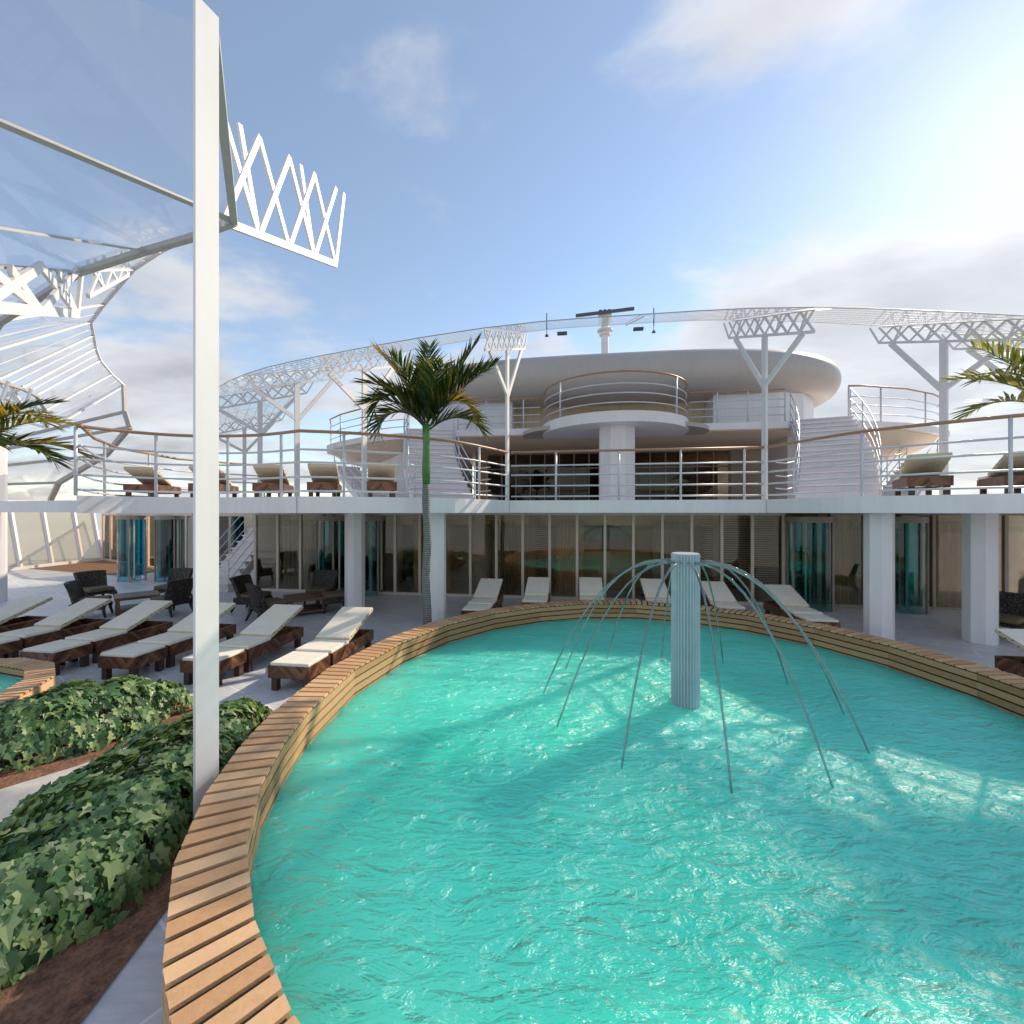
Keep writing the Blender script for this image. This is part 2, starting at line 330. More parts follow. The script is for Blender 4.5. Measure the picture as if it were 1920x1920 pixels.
for q in ((380,600,.10,40),(1250,680,.09,60),(1500,560,.05,70),(1750,730,.13,50),(1720,500,.08,40),(880,470,.035,120),(700,560,-.10,60),(560,470,-.07,90),(1180,400,-.14,60),(1000,100,-.10,40)): cm = MA('ADD', cm, bank(*q))
cr = ramp(nt, [(.49,(0,0,0)),(.64,(1,1,1))], 'EASE'); L(nt, cm, cr.inputs['Fac'])
dt = N(nt,'ShaderNodeVectorMath', operation='DOT_PRODUCT'); dt.inputs[1].default_value = sd; L(nt, tc.outputs['Generated'], dt.inputs[0])
nearsun = MA('POWER', MA('MAXIMUM', dt.outputs['Value'], 0.0), 5.0)
c2 = N(nt,'ShaderNodeTexNoise'); c2.inputs['Scale'].default_value = 2.6; c2.inputs['Detail'].default_value = 9; L(nt, mp.outputs[0], c2.inputs['Vector'])
shade = MA('MULTIPLY_ADD', c2.outputs['Fac'], 3.6, 2.6)
thick = ramp(nt, [(.58,(0,0,0)),(.76,(1,1,1))], 'EASE'); L(nt, cm, thick.inputs['Fac'])
cb = MA('SUBTRACT', MA('ADD', shade, MA('MULTIPLY', nearsun, 1.2)), MA('MULTIPLY', thick.outputs['Color'], 1.05))
cc = N(nt,'ShaderNodeCombineColor'); L(nt, MA('MULTIPLY', cb, 1.0), cc.inputs[0]); L(nt, MA('MULTIPLY', cb, 1.01), cc.inputs[1]); L(nt, MA('MULTIPLY', cb, 1.05), cc.inputs[2])
mx = N(nt,'ShaderNodeMix', data_type='RGBA'); L(nt, MA('MULTIPLY', cr.outputs['Color'], .9), mx.inputs[0]); L(nt, sky.outputs[0], mx.inputs[6]); L(nt, cc.outputs[0], mx.inputs[7])
veil = N(nt,'ShaderNodeMix', data_type='RGBA', blend_type='ADD'); veil.inputs[0].default_value = 1
hz = MA('POWER', MA('SUBTRACT', 1.0, MA('MAXIMUM', sp.outputs['Z'], 0.0), clamp=True), 3.0)
vc = N(nt,'ShaderNodeCombineColor')
for i_, (c0, c1) in enumerate(((.66,.55),(.72,.48),(.70,.34))): L(nt, MA('MULTIPLY_ADD', hz, c1, c0), vc.inputs[i_])
L(nt, sky.outputs[0], veil.inputs[6]); L(nt, vc.outputs[0], veil.inputs[7]); L(nt, veil.outputs[2], mx.inputs[6])
L(nt, mx.outputs[2], bg.inputs['Color']); bg.inputs['Strength'].default_value = .12
SC.view_settings.view_transform = 'Standard'; SC.view_settings.look = 'None'; SC.cycles.diffuse_bounces = 6
SC.view_settings.exposure = .53; SC.view_settings.gamma = 1

# ------------------------------------------------------------------ ground
b = MB(); b.prism([(-60,-40),(60,-40),(60,60),(-60,60)], -.4, 0)
POOL = [(-2.1,4.43),(-2.06,5.65),(-1.73,6.82),(-1.17,7.91),(-.35,8.80),(.62,9.385),(1.71,9.74),(2.8,9.71),(3.8,9.32),(4.72,8.66),(5.4,7.72),(5.82,6.68),(5.97,5.55),(5.95,4.4),(5.65,3.3),(5.1,2.3),(4.2,1.45),(3.1,1.0),(1.9,.85),(.7,1.0),(.1,1.17),(-.42,1.42),(-.9,1.77),(-1.3,2.18),(-1.65,2.68),(-1.89,3.25),(-2.03,3.85)]
struct(b.build('deck', TILE))
b = MB(); b.prism([(-9000,-9000),(9000,-9000),(9000,9000),(-9000,9000)], -19, -18); struct(b.build('sea', SEAM))
b = MB(); b.quad((-21.3,19.0,.004),(-15.0,16.8,.004),(-14.3,22.0,.004),(-21.2,22.3,.004)); struct(b.build('brown_mat', MAT))

# ------------------------------------------------------------------ pools
def offset(poly, d):
    n = len(poly); out = []
    a = sum(poly[i][0]*poly[(i+1)%n][1]-poly[(i+1)%n][0]*poly[i][1] for i in range(n))
    sg = 1 if a > 0 else -1
    for i in range(n):
        p0 = Vector(poly[i-1]); p1 = Vector(poly[i]); p2 = Vector(poly[(i+1)%n])
        e1 = (p1-p0).normalized(); e2 = (p2-p1).normalized()
        n1 = Vector((e1.y,-e1.x))*sg; n2 = Vector((e2.y,-e2.x))*sg
        bis = (n1+n2).normalized(); out.append(tuple(p1 + bis*(d/max(.5,bis.dot(n1)))))
    return out
def pool(loc, poly, top, wz, wid, mwater, label, plankw=.13, ncourse=4, rings=()):
    t = thing('swimming_pool', label, 'pool', loc)
    outer = offset(poly, wid); n = len(poly)
    cop = MB(); wall = MB(); outw = MB(); back = MB()
    # dark backing ring: top, inner and outer skin just behind the boards
    bi = offset(poly, .018); bo = offset(poly, wid-.018)
    for i in range(n):
        j = (i+1) % n
        for (pa, pb) in ((bi, bo),):
            v = [(*pa[i],top-.022),(*pa[j],top-.022),(*pb[j],top-.022),(*pb[i],top-.022)]
            w_ = [(*p[:2],.002) for p in v]
            back.add(v+w_, [(0,1,2,3),(0,4,5,1),(2,6,7,3)])
        A = Vector(poly[i]); B = Vector(poly[j]); C = Vector(outer[j]); D = Vector(outer[i])
        # radial boards on the rim
        k = max(3, round((C-D).length/plankw))
        for q in range(k):
            g = .0155/(B-A).length; t0 = q/k+g; t1 = (q+1)/k-g
            a0 = A.lerp(B,t0); a1 = A.lerp(B,t1); d0 = D.lerp(C,t0); d1 = D.lerp(C,t1)
            o1 = Vector((random.uniform(-.004,.004),0))
            vs = [(*p,z) for z in (top-.02, top+random.uniform(-.0015,.0015)) for p in (a0,a1,d1,d0)]
            cop.add(vs, [(3,2,1,0),(4,5,6,7),(0,1,5,4),(1,2,6,5),(2,3,7,6),(3,0,4,7)])
        # courses of boards on the inner and outer faces
        z0 = wz-.08; z1 = top-.024; hh = (z1-z0)/ncourse
        for c in range(ncourse):
            za = z0+c*hh+.011; zb = z0+(c+1)*hh-.011
            e = offset(poly, .02)
            vs = [(*poly[i],za),(*poly[j],za),(*e[j],za),(*e[i],za),(*poly[i],zb),(*poly[j],zb),(*e[j],zb),(*e[i],zb)]
            wall.add(vs, [(3,2,1,0),(4,5,6,7),(0,1,5,4),(1,2,6,5),(2,3,7,6),(3,0,4,7)])
        hh = (top-.024)/4
        for c in range(4):
            za = c*hh+.006; zb = (c+1)*hh-.006
            e = offset(poly, wid-.02)
            vs = [(*e[i],za),(*e[j],za),(*outer[j],za),(*outer[i],za),(*e[i],zb),(*e[j],zb),(*outer[j],zb),(*outer[i],zb)]
            outw.add(vs, [(3,2,1,0),(4,5,6,7),(0,1,5,4),(1,2,6,5),(2,3,7,6),(3,0,4,7)])
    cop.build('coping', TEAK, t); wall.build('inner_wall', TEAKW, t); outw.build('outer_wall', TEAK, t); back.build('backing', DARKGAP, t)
    # water: a fine grid sheet with real ripples
    bm = bmesh.new(); vs = [bm.verts.new((p[0],p[1],wz)) for p in offset(poly, .015)]; bm.faces.new(vs)
    me = bpy.data.meshes.new('water'); 
    xs = [p[0] for p in poly]; ys = [p[1] for p in poly]
    bm.free(); bm = bmesh.new()
    st = .035; nx = int((max(xs)-min(xs)+.2)/st); ny = int((max(ys)-min(ys)+.2)/st)
    def inside(x, y, pl):
        r = False; m_ = len(pl)
        for a_ in range(m_):
            x1,y1 = pl[a_]; x2,y2 = pl[(a_+1)%m_]
            if (y1 > y) != (y2 > y) and x < (x2-x1)*(y-y1)/(y2-y1)+x1: r = not r
        return r
    pl = offset(poly, .05); grid = {}
    for i in range(nx+1):
        for j in range(ny+1):
            x = min(xs)-.1+i*st; y = min(ys)-.1+j*st
            if inside(x, y, pl):
                h = .026*(noise.noise((x*1.5,y*2.4,3))+.5*noise.noise((x*3.7+5,y*5.2,1))+.12*noise.noise((x*8,y*11,2)))
                for (qx,qy,am) in rings:
                    r_ = math.hypot(x-qx,y-qy)
                    if r_ < 1.0: h += am*math.cos(r_*38)*math.exp(-r_*4.5)
                grid[(i,j)] = bm.verts.new((x-loc[0],y-loc[1],wz+h-loc[2]))
    for (i,j) in list(grid):
        q = [(i,j),(i+1,j),(i+1,j+1),(i,j+1)]
        if all(k_ in grid for k_ in q): bm.faces.new([grid[k_] for k_ in q])
    bm.to_mesh(me); bm.free()
    for p in me.polygons: p.use_smooth = True
    me.materials.append(mwater); o = bpy.data.objects.new('water', me); COL.objects.link(o); o.parent = t
    return t
pool((1.95,5.4,0), POOL, .45, .10, .36, POOLW, 'large round turquoise pool with slatted teak rim around the fountain', rings=[(2.175,5.42,.007)]+[(2.175+1.81*math.cos(math.radians(20+30*k)),5.42+1.81*math.sin(math.radians(20+30*k)),.006) for k in range(12)])
SP = [(-7.0+1.25*math.cos(a), 4.57+1.25*math.sin(a)) for a in [2*PI*(k+.35)/14 for k in range(14)]]
pool((-7.0,4.57,0), SP, .45, .325, .27, POOLW, 'small teak rimmed pool cut off at the left edge beside ivy', .1, 2)

# fountain
FX, FY = 2.175, 5.42
t = thing('fountain', 'fluted grey blue fountain column with twelve thin arching jets in the pool', 'fountain', (FX,FY,.1))
b = MB(); seg = 336
ring = [(FX+(.150+.022*abs(math.cos(k/seg*PI*28)))*math.cos(k/seg*2*PI), FY+(.150+.022*abs(math.cos(k/seg*PI*28)))*math.sin(k/seg*2*PI)) for k in range(seg)]
b.prism(ring, -.1, 1.975); b.build('column', COLM, t); fc = t.children[0]
b = MB(); b.cyl((FX,FY), .158, 1.975, 1.985, 48); b.build('cap', WHITE, fc)
for k in range(12):
    a = math.radians(20+30*k); ca, sa = math.cos(a), math.sin(a); pts = []; R0, R1 = .15, 1.81
    for q in range(12):
        f = q/11; r = R0+(R1-R0)*(1-(1-f)**1.25); e = (r-R0)/(R1-R0)
        z = 1.875 + .10*e - 1.95*e**2.3
        pts.append((FX+ca*r, FY+sa*r, max(z,.03)))
    m = MB(); m.tube(pts, [.0155-.006*q/11 for q in range(12)], 8); m.build('water_jet', JETM, t, True)

# ------------------------------------------------------------------ upper deck
HALF = [(2.96,10.58),(3.68,9.0),(4.3,8.35),(5.0,7.85),(5.7,7.45),(6.35,7.2),(7.5,7.5),(8.7,7.4),(9.4,6.95),(9.82,6.27)]
segA = catmull([Vector((*p,0)) for p in HALF[:6]], 4); segB = catmull([Vector((*p,0)) for p in HALF[5:]], 4)
EDGE = [(p.x,p.y) for p in segA] + [(p.x,p.y) for p in segB[1:]]      # front edge of one wing, centre kink to outer corner
BACK = [(11.9,8.6),(12.3,10.6),(11.2,12.6),(13.5,16),(14.5,26)]
SLABZ0, SLABZ1 = 2.48, 2.785
poly = [P(-s,w) for s,w in reversed(BACK)] + [P(-s,w) for s,w in reversed(EDGE)] + [P(s,w) for s,w in EDGE] + [P(s,w) for s,w in BACK]
t = thing('upper_deck', 'white upper deck slab curving round the pool court on white columns', 'deck', (*P(0,12),0))
b = MB(); b.prism(poly, SLABZ0, SLABZ1); b.build('deck_slab', WHITE, t)
for s_, w_ in ((-2.96,10.58),(2.96,10.58),(-6.35,7.2),(6.35,7.2)):
    b = MB(); x_, y_ = P(s_, w_-.006); b.box((x_,y_,(SLABZ0+SLABZ1)/2), (.012,.02,SLABZ1-SLABZ0-.01), AXR); b.build('panel_seam', SHADEGREY, t)
def octo(c, r, z0, z1, m, parent, name='column'):
    b = MB(); b.cyl(c, r, z0, z1, 8, ph=PI/8+AXR); return b.build(name, m, parent, bevel=.01)
for s, w, r in ((-6.65,9.85,.235),(-4.41,9.25,.22),(4.41,9.2,.235),(6.35,9.5,.255),(9.2,10.2,.25)):
    octo(P(s,w), r, 0, SLABZ0-.003, WHITE, t)
# link beam to the far left column
t2 = thing('link_beam', 'white beam on a tall octagonal column at the left edge', 'beam', (-14.05,11.95,0))
b = MB(); b.bar((-14.1,11.9,2.64),(-8.95,10.35,2.64), .35, .3); b.build('beam', WHITE, t2)
octo((-14.42,12.0), .27, 0, 4.35, WHITE, t2)

# ------------------------------------------------------------------ railings
def railing(label, pts, z0, H, posts, name='railing', fr=(.72,.525,.30,.084), rb=.019, loc=None, wood=HANDW, group=None, hr=.030):
    pts = [Vector((p[0],p[1],0)) for p in pts]
    t = thing(name, label, 'railing', (*pts[len(pts)//2][:2], z0), group)
    b = MB(); b.tube([(p.x,p.y,z0+H) for p in pts], hr, 10); b.build('handrail', wood, t, True)
    for f in fr:
        b = MB(); b.tube([(p.x,p.y,z0+H*f) for p in pts], rb, 8); b.build('rail_bar', RAILW, t, True)
    # posts at arc-length positions
    L_ = [0]
    for i in range(1,len(pts)): L_.append(L_[-1]+(pts[i]-pts[i-1]).length)
    for q in posts:
        d = q*L_[-1]; i = max(k for k in range(len(L_)) if L_[k] <= d+1e-6); i = min(i, len(pts)-2)
        p = pts[i].lerp(pts[i+1], (d-L_[i])/(L_[i+1]-L_[i]))
        b = MB(); b.tube([(p.x,p.y,z0),(p.x,p.y,z0+H-.02)], .026, 10); b.build('rail_post', RAILW, t, True)
    return t
def inset(pl, d=.07):
    out = []
    for i in range(len(pl)):
        a = Vector(pl[max(i-1,0)]); c = Vector(pl[min(i+1,len(pl)-1)]); e = (c-a).normalized(); n_ = Vector((-e.y, e.x))
        if n_.y < 0: n_ = -n_
        out.append(tuple(Vector(pl[i])+n_*d))
    return out
eL = inset([P(-s,w) for s,w in EDGE]); eR = inset([P(s,w) for s,w in EDGE])
RZ, RH = SLABZ1, 1.2
railing('long left railing waving along the upper deck behind the palm', eL, RZ, RH, (.13,.33,.46,.60,.74,.88,1.0))
railing('straight middle railing of the upper deck above the glass wall', [P(-2.93,10.65),P(2.93,10.65)], RZ, RH, (.19,.447,.69,.93))
railing('right railing waving along the upper deck toward the right edge', eR, RZ, RH, (.22,.42,.60,.78,1.0))
bl = inset([P(-s,w) for s,w in [(9.82,6.27),(11.0,7.4),(11.9,8.6),(12.3,10.6),(11.2,12.6)]], .05)
railing('short rear railing closing the left terrace behind the upper loungers', bl, RZ, RH, (.3,.55,.8,1.0))
br_ = [P(s-.06,w) for s,w in [(9.82,6.27),(11.0,7.4),(11.9,8.6),(12.3,10.6),(11.2,12.6)]]
railing('rear railing closing the right terrace near the right edge', br_, RZ, RH, (.3,.55,.8,1.0))

# ------------------------------------------------------------------ lower glass facade
FW = 12.45
def facade(label, sa, sb, w, z0, z1, step, gm, fm, name='glass_wall', skip=(), loc=None, bar=.075, curve=None):
    t = thing(name, label, 'glass wall', (*P((sa+sb)/2,w),z0))
    n = max(1, round((sb-sa)/step)); fr = MB()
    for i in range(n+1):
        s = sa+(sb-sa)*i/n; x, y = P(s,w); fr.box((x,y,(z0+z1)/2), (bar,.09,z1-z0), AXR)
    for zc, h in ((z0+.04,.08),(z1-.035,.06)):
        fr.bar((*P(sa,w),zc),(*P(sb,w),zc), .07, h)
    fr.build('frame', fm, t)
    for i in range(n):
        s0 = sa+(sb-sa)*i/n+bar/2; s1 = sa+(sb-sa)*(i+1)/n-bar/2
        sm = (s0+s1)/2
        if any(a < sm < c for a,c in skip): continue
        p = MB(); p.bar((*P(s0,w),(z0+z1)/2),(*P(s1,w),(z0+z1)/2), .012, z1-z0-.1); p.build('glass_pane', gm, t)
    return t
facade('long dark glass wall of narrow panes under the middle of the upper deck', -11.4, 4.15, FW, 0, SLABZ0-.004, .77, GLASSD, STEEL)
facade('brown tinted glass wall under the deck on the right', 5.3, 13.3, FW, 0, SLABZ0-.004, .8, GLASSD, BRONZE, skip=((6.4,7.3),))
# room behind it
t = thing('lounge_interior', 'dim room behind the lower glass wall with beige and olive panels', 'room', (*P(0,17),0))
b = MB(); b.bar((*P(-11.4,15.9),1.24),(*P(13.4,15.9),1.24), .2, 2.46); b.build('back_wall', OLIVEW, t)
for s in (-11.45, 13.45):
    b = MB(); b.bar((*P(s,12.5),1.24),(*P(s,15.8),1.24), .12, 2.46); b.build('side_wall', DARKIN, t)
b = MB()
for s0, s1 in ((-10.9,-9.4),(-7.0,-4.6),(-4.2,-2.8),(-2.4,3.9),(5.5,6.3),(7.4,13.2)):
    b.bar((*P(s0,13.5),2.27),(*P(s1,13.5),2.27), .12, .34)
b.build('soffit_reflection_strip', BEIGE, t)  # added strip, stands for the soffit mirrored in the panes
b = MB(); b.bar((*P(5.5,15.7),.95),(*P(13.3,15.7),.95), .14, 1.9); b.build('beige_wall', BEIGE, t)
for s, w, r in ((-7.8,14.6,.4),(-4.5,14.4,.42),(-1.4,14.5,.3),(3.0,14.5,.3),(8.0,14.6,.35)):
    b = MB(); b.cyl(P(s,w), r, 0.003, 2.475, 20); b.build('interior_column', WHITE, t, True)
b = MB(); b.box((*P(0,14.7),.62), (3.2,.9,1.22), AXR); b.build('tan_reflection_block', TANW, t, bevel=.02)
b = MB(); b.box((*P(-.5,15.4),1.75), (2.2,.4,.5), AXR); b.build('teal_reflection_block', TEALW, t, bevel=.02)  # both blocks added in place of pool and roof reflections in the glass
for k, s in enumerate((-10.6,-9.0,-7.1)):
    b = MB(); b.box((*P(s,15.3),1.1), (1.1,.1,2.1), AXR); b.build('teal_screen', TEALW, t)
for s in (7.1,7.9,9.1,9.9):
    b = MB(); b.box((*P(s,15.56),1.3), (.45,.08,1.7), AXR); b.build('teal_window', TEALW, t)
def blind(s0, s1, w, label, ang=0):
    t = thing('slatted_blind', label, 'blind', (*P((s0+s1)/2,w),0)); b = MB()
    x, y = P((s0+s1)/2, w)
    for k in range(34):
        b.box((x,y,.25+k*.062), (s1-s0,.035,.028), AXR+ang)
    b.build('slats', BLIND, t)
blind(-2.55,-2.15,12.75,'narrow dark slatted blind behind glass left of the fountain column', .9)
blind(2.05,2.5,12.75,'narrow dark slatted blind behind glass right of the fountain column', -.9)
blind(2.75,4.05,12.8,'wide brown slatted blind behind glass beside the revolving door')

CURT = {'tan': paint('tan_curtain', (.52,.42,.29), .9, .12, 3), 'grey': paint('grey_curtain', (.33,.34,.31), .9, .12, 3), 'olive': paint('olive_curtain', (.25,.24,.15), .9, .12, 3)}
def curtain(s0, s1, kind, label, w=13.05):  # added drapes standing in for layered warm reflections in the panes
    t = thing('curtain', label, 'curtain', (*P((s0+s1)/2,w),0)); b = MB(); k = 48; vs = []
    for z in (.02,1.2,2.2):
        for i in range(k+1):
            f = i/k; vs.append(P3(s0+(s1-s0)*f, w+.055*math.sin(f*k*.95)*(1.1-.25*z/2.2)+.02*math.sin(f*17+z), z))
    b.add(vs, [(r_*(k+1)+i, r_*(k+1)+i+1, (r_+1)*(k+1)+i+1, (r_+1)*(k+1)+i) for r_ in (0,1) for i in range(k)])
    b.build('cloth', CURT[kind], t, True)
    b = MB(); b.tube([P3(s0-.05,w,2.22),P3(s1+.05,w,2.22)], .015, 6); b.build('curtain_rod', BRONZE, t)
curtain(-10.9,-9.9,'grey','added grey curtain behind glass next to the lower staircase')
curtain(-6.4,-5.2,'tan','added tan curtain behind glass between the left column and the palm trunk')
curtain(-3.9,-3.2,'olive','added olive curtain behind glass just right of the column beside the palm')
curtain(-1.9,-1.1,'tan','narrow added tan curtain behind glass left of the teal reflection block')
curtain(.9,1.9,'grey','added grey curtain behind glass right behind the fountain column')
curtain(5.4,6.1,'tan','added tan curtain behind brown glass beside the right teal door')
curtain(7.9,9.4,'tan','wide added tan curtain behind brown glass between the two right columns')
def revolving(loc, label, gm, r=.52, h=2.38, fm=BRONZE, rot=.4):
    t = thing('revolving_door', label, 'revolving door', loc)
    for k in (0,1):
        p = MB(); a0 = rot+k*PI; pts = [(loc[0]+r*math.cos(a0+q*1.7/9), loc[1]+r*math.sin(a0+q*1.7/9)) for q in range(10)]
        for q in range(9): p.quad((*pts[q],.03),(*pts[q+1],.03),(*pts[q+1],h-.15),(*pts[q],h-.15))
        p.build('drum_glass', gm, t, True)
        for q in (0,9):
            p = MB(); p.box((*pts[q],h/2), (.05,.05,h), a0); p.build('door_post', fm, t)
    for k in range(4):
        a = rot+.5+k*PI/2; p = MB(); p.bar((loc[0],loc[1],h/2),(loc[0]+(r-.04)*math.cos(a),loc[1]+(r-.04)*math.sin(a),h/2), .012, h-.3); wg = p.build('door_wing', gm, t)
        p = MB(); q = (r-.05); p.box((loc[0]+q*math.cos(a),loc[1]+q*math.sin(a),h/2), (.045,.045,h-.25), a); p.build('wing_frame', STEEL, wg)
    p = MB(); p.cyl(loc, r+.03, h-.15, h, 32); p.build('drum_top', fm, t)
    p = MB(); p.cyl(loc, .03, .01, h-.15, 10); p.build('pivot', fm, t)
gD = 'revolving doors'
revolving((-13.86,15.75,0), 'blue glass revolving door standing alone at far left', GLASSB, .40)
revolving((-12.5,15.75,0), 'blue glass revolving door behind the wicker chairs by the grey wall', GLASSB, .40, rot=.9)
revolving((*P(-8.75,12.5),0), 'teal revolving door in glass wall left of the column with wicker ottoman', GLASST, .5, rot=.2)
revolving((*P(-7.6,12.5),0), 'teal revolving door in glass wall just right of the left column', GLASST, .5, rot=.7)
revolving((*P(4.73,12.3),0), 'teal revolving door behind the rightmost lounger of the far row', GLASST, .55, rot=.3)
revolving((*P(6.85,12.3),0), 'teal revolving door in the brown glass wall between two right columns', GLASST, .5, rot=.6)
# far left lobby walls
t = thing('lobby_wall', 'pale framed glass lobby wall behind the two blue revolving doors', 'glass wall', (-16,18.4,0))
b = MB()
for (xa,ya),(xb,yb),n in (((-21.3,22.5),(-15.2,18.6),6),((-15.2,18.6),(-10.6,17.2),6)):
    for i in range(n+1):
        x = xa+(xb-xa)*i/n; y = ya+(yb-ya)*i/n; b.box((x,y,1.235),(.08,.08,2.46))
    b.bar((xa,ya,2.38),(xb,yb,2.38),.09,.1); b.bar((xa,ya,.06),(xb,yb,.06),.09,.1)
b.build('frame', STEEL, t)
b = MB(); b.bar((-21.3,22.5,1.2),(-15.2,18.6,1.2),.012,2.3); b.build('glass_pane', GLASSD, t)
b = MB(); b.bar((-15.2,18.6,1.2),(-10.6,17.2,1.2),.012,2.3); b.build('glass_pane', GLASST, t)
b = MB(); b.bar((-11.72,15.7,1.235),(-11.3,15.4,1.235),.12,2.46); b.build('pier', TANW, t)
b = MB(); b.bar((-22,24.5,1.235),(-9,22,1.235),.12,2.46); b.build('rear_panel', OLIVEW, t)
b = MB(); b.bar((-14.4,15.85,2.42),(-11.4,15.55,2.42),.3,.1); b.build('header', STEEL, t)
# ship side windows
t = thing('side_window_wall', 'leaning window wall, beige reflection coloured into its panes, white mullions along the ship side at left', 'window wall', (-21.6,19,0))
b = MB(); ys = [14.0,16.2,18.9,20.2,21.6,22.6]
for y in ys: b.bar((-21.5,y,0),(-22.0,y,2.9),.16,.10,(0,1,0))
b.bar((-21.5,13.8,.06),(-21.5,22.7,.06),.16,.12); b.bar((-22.0,13.8,2.95),(-22.0,22.7,2.95),.2,.14); b.build('frame', WHITE, t)
for i in range(5):
    b = MB(); b.quad((-21.55,ys[i]+.08,.12),(-21.55,ys[i+1]-.08,.12),(-22.02,ys[i+1]-.08,2.88),(-22.02,ys[i]+.08,2.88)); b.build('window', GLASSL, t)

# ------------------------------------------------------------------ upper houses
L2 = 5.56
t = thing('deck_house', 'white two storey deck house with a rounded roof and curved balcony', 'building', (*P(0,18),SLABZ1))
F1 = 20.5
for q in (-1,1):
    b = MB(); ring = [(6.5,21.5),(6.5,17.4),(7.4,16.9),(8.6,17.0),(9.8,17.8),(10.6,19.2),(10.9,21.5)]
    b.prism([P(q*s,w) for s,w in ring], SLABZ1, 5.3); b.build('side_wall', WHITE, t)
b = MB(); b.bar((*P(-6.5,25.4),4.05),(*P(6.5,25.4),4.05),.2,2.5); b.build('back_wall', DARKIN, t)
for q in (-1,1):
    b = MB(); b.bar((*P(q*6.1,F1),4.04),(*P(q*5.55,F1),4.04),.1,2.5); b.build('wood_panel' if q < 0 else 'tan_panel', TEAK if q < 0 else TANW, t)
b = MB(); n = 16; s0, s1 = -5.5, 5.5
for i in range(n+1): b.box((*P(s0+(s1-s0)*i/n,F1),4.03), (.055,.1,2.47), AXR)
for z in (2.83,4.55,5.25): b.bar((*P(s0,F1),z),(*P(s1,F1),z),.08,.06)
b.build('window_frame', BRONZE, t)
for i in range(n):
    b = MB(); a_ = s0+(s1-s0)*i/n+.03; c_ = s0+(s1-s0)*(i+1)/n-.03
    b.bar((*P(a_,F1),4.03),(*P(c_,F1),4.03),.012,2.4); b.build('window', GLASSU, t)
b = MB()
for q in range(7): b.box((*P(-4+q*1.4,23.0),3.15), (.8,.5,.72), AXR+.3*q)
b.build('interior_furniture', BLIND, t)
octo(P(0,14.5), .60, SLABZ1+.002, 5.3, WHITE, t, 'round_column')
# second storey floor
l2 = [(0,15.7),(5.75,15.7),(6.0,15.95),(7.75,15.9),(8.25,16.0),(10,16.6),(11.5,17.5),(12.6,18.4),(13.3,19.6),(13.4,21.5),(12.5,24),(11,26)]
pl = [P(-s,w) for s,w in reversed(l2)] + [P(s,w) for s,w in l2[1:]]
b = MB(); b.prism(pl, 5.33, L2); b.build('upper_floor_slab', WHITE, t)
b = MB(); b.prism([(P(s*.985,w+.08)) for s,w in [(-x,y) for x,y in reversed(l2)]+l2[1:]], 5.3, 5.329); b.build('soffit', SOFFIT, t)
for q in (-1,1):   # bowl under each side terrace
    b = MB(); out = [(7.9,16.3),(8.3,16.15),(10,16.75),(11.4,17.65),(12.5,18.5),(13.1,19.7),(13.2,21.5),(12.3,24)]
    inn = [(9.0,18.0),(9.2,17.9),(9.8,18.0),(10.5,18.5),(10.9,19.1),(11.1,19.8),(11.2,21.5),(11,24)]
    n = len(out); A = [P3(q*s,w,5.31) for s,w in out]
    Bm = [P3(q*(s*.55+x*.45),w*.55+y*.45,4.85) for (s,w),(x,y) in zip(out,inn)]; C = [P3(q*s,w,4.55) for s,w in inn]
    vs = A+Bm+C; fs = []
    for r_ in (0,1):
        for i in range(n-1): fs.append((r_*n+i, r_*n+i+1, (r_+1)*n+i+1, (r_+1)*n+i))
    fs.append(tuple(range(2*n,3*n))); b.add(vs, fs); b.build('terrace_bowl', SOFFIT, t, True)
# round balcony
def disc(r, w0, z0, z1, name, m, squash=1.0):
    pts = [(r*math.sin(a), w0-r*squash*math.cos(a)) for a in [(-90+180*k/24)*PI/180 for k in range(25)]] + [(r,w0+.5),(-r,w0+.5)]
    b = MB(); b.prism([P(s,w) for s,w in pts], z0, z1); return b.build(name, m, t)
disc(2.5, 15.75, 5.24, 5.572, 'balcony_slab', WHITE, .95)
disc(3.25, 15.9, 5.29, 5.42, 'balcony_collar', ROOFM, .55)
# second storey walls
for q in (-1,1):
    b = MB(); ring = [(3.85,21),(3.85,17.3),(6.2,17.3),(7.2,17.7),(8.0,18.6),(8.4,20),(8.4,22)]
    b.prism([P(q*s,w) for s,w in ring], L2+.003, 7.2); b.build('upper_wall', WHITE2, t)
b = MB(); b.bar((*P(-3.85,18.4),6.35),(*P(3.85,18.4),6.35),.1,1.6); b.build('upper_window', OLIVEW, t)
# rounded roof
def superell(a, bb, n, w0, k):
    out = []
    for i in range(k):
        g = 2*PI*i/k; c_, s_ = math.cos(g), math.sin(g)
        out.append((a*abs(c_)**(2/n)*(1 if c_ >= 0 else -1), w0+bb*abs(s_)**(2/n)*(1 if s_ >= 0 else -1)))
    return out
K = 96; vs = []; fs = []; rings = [(-.9,-90),(-.0,-90)]
prof = [(-1.2,6.935)] + [(-.80+.80*math.cos(math.radians(q)), 7.74+.80*math.sin(math.radians(q))) for q in range(-90,91,12)] + [(-2.2,8.60),(-4.2,8.66)]
for d, z in prof:
    for s, w in superell(9.45+d, 5.1+d, 3.0, 21.2, K): vs.append(P3(s,w,z))
m_ = len(prof)
for r_ in range(m_-1):
    for i in range(K):
        j = (i+1) % K; fs.append((r_*K+i, r_*K+j, (r_+1)*K+j, (r_+1)*K+i))
fs.append(tuple(range(K-1,-1,-1))); fs.append(tuple((m_-1)*K+i for i in range(K)))
b = MB(); b.add(vs, fs); b.build('roof', ROOFM, t, True)
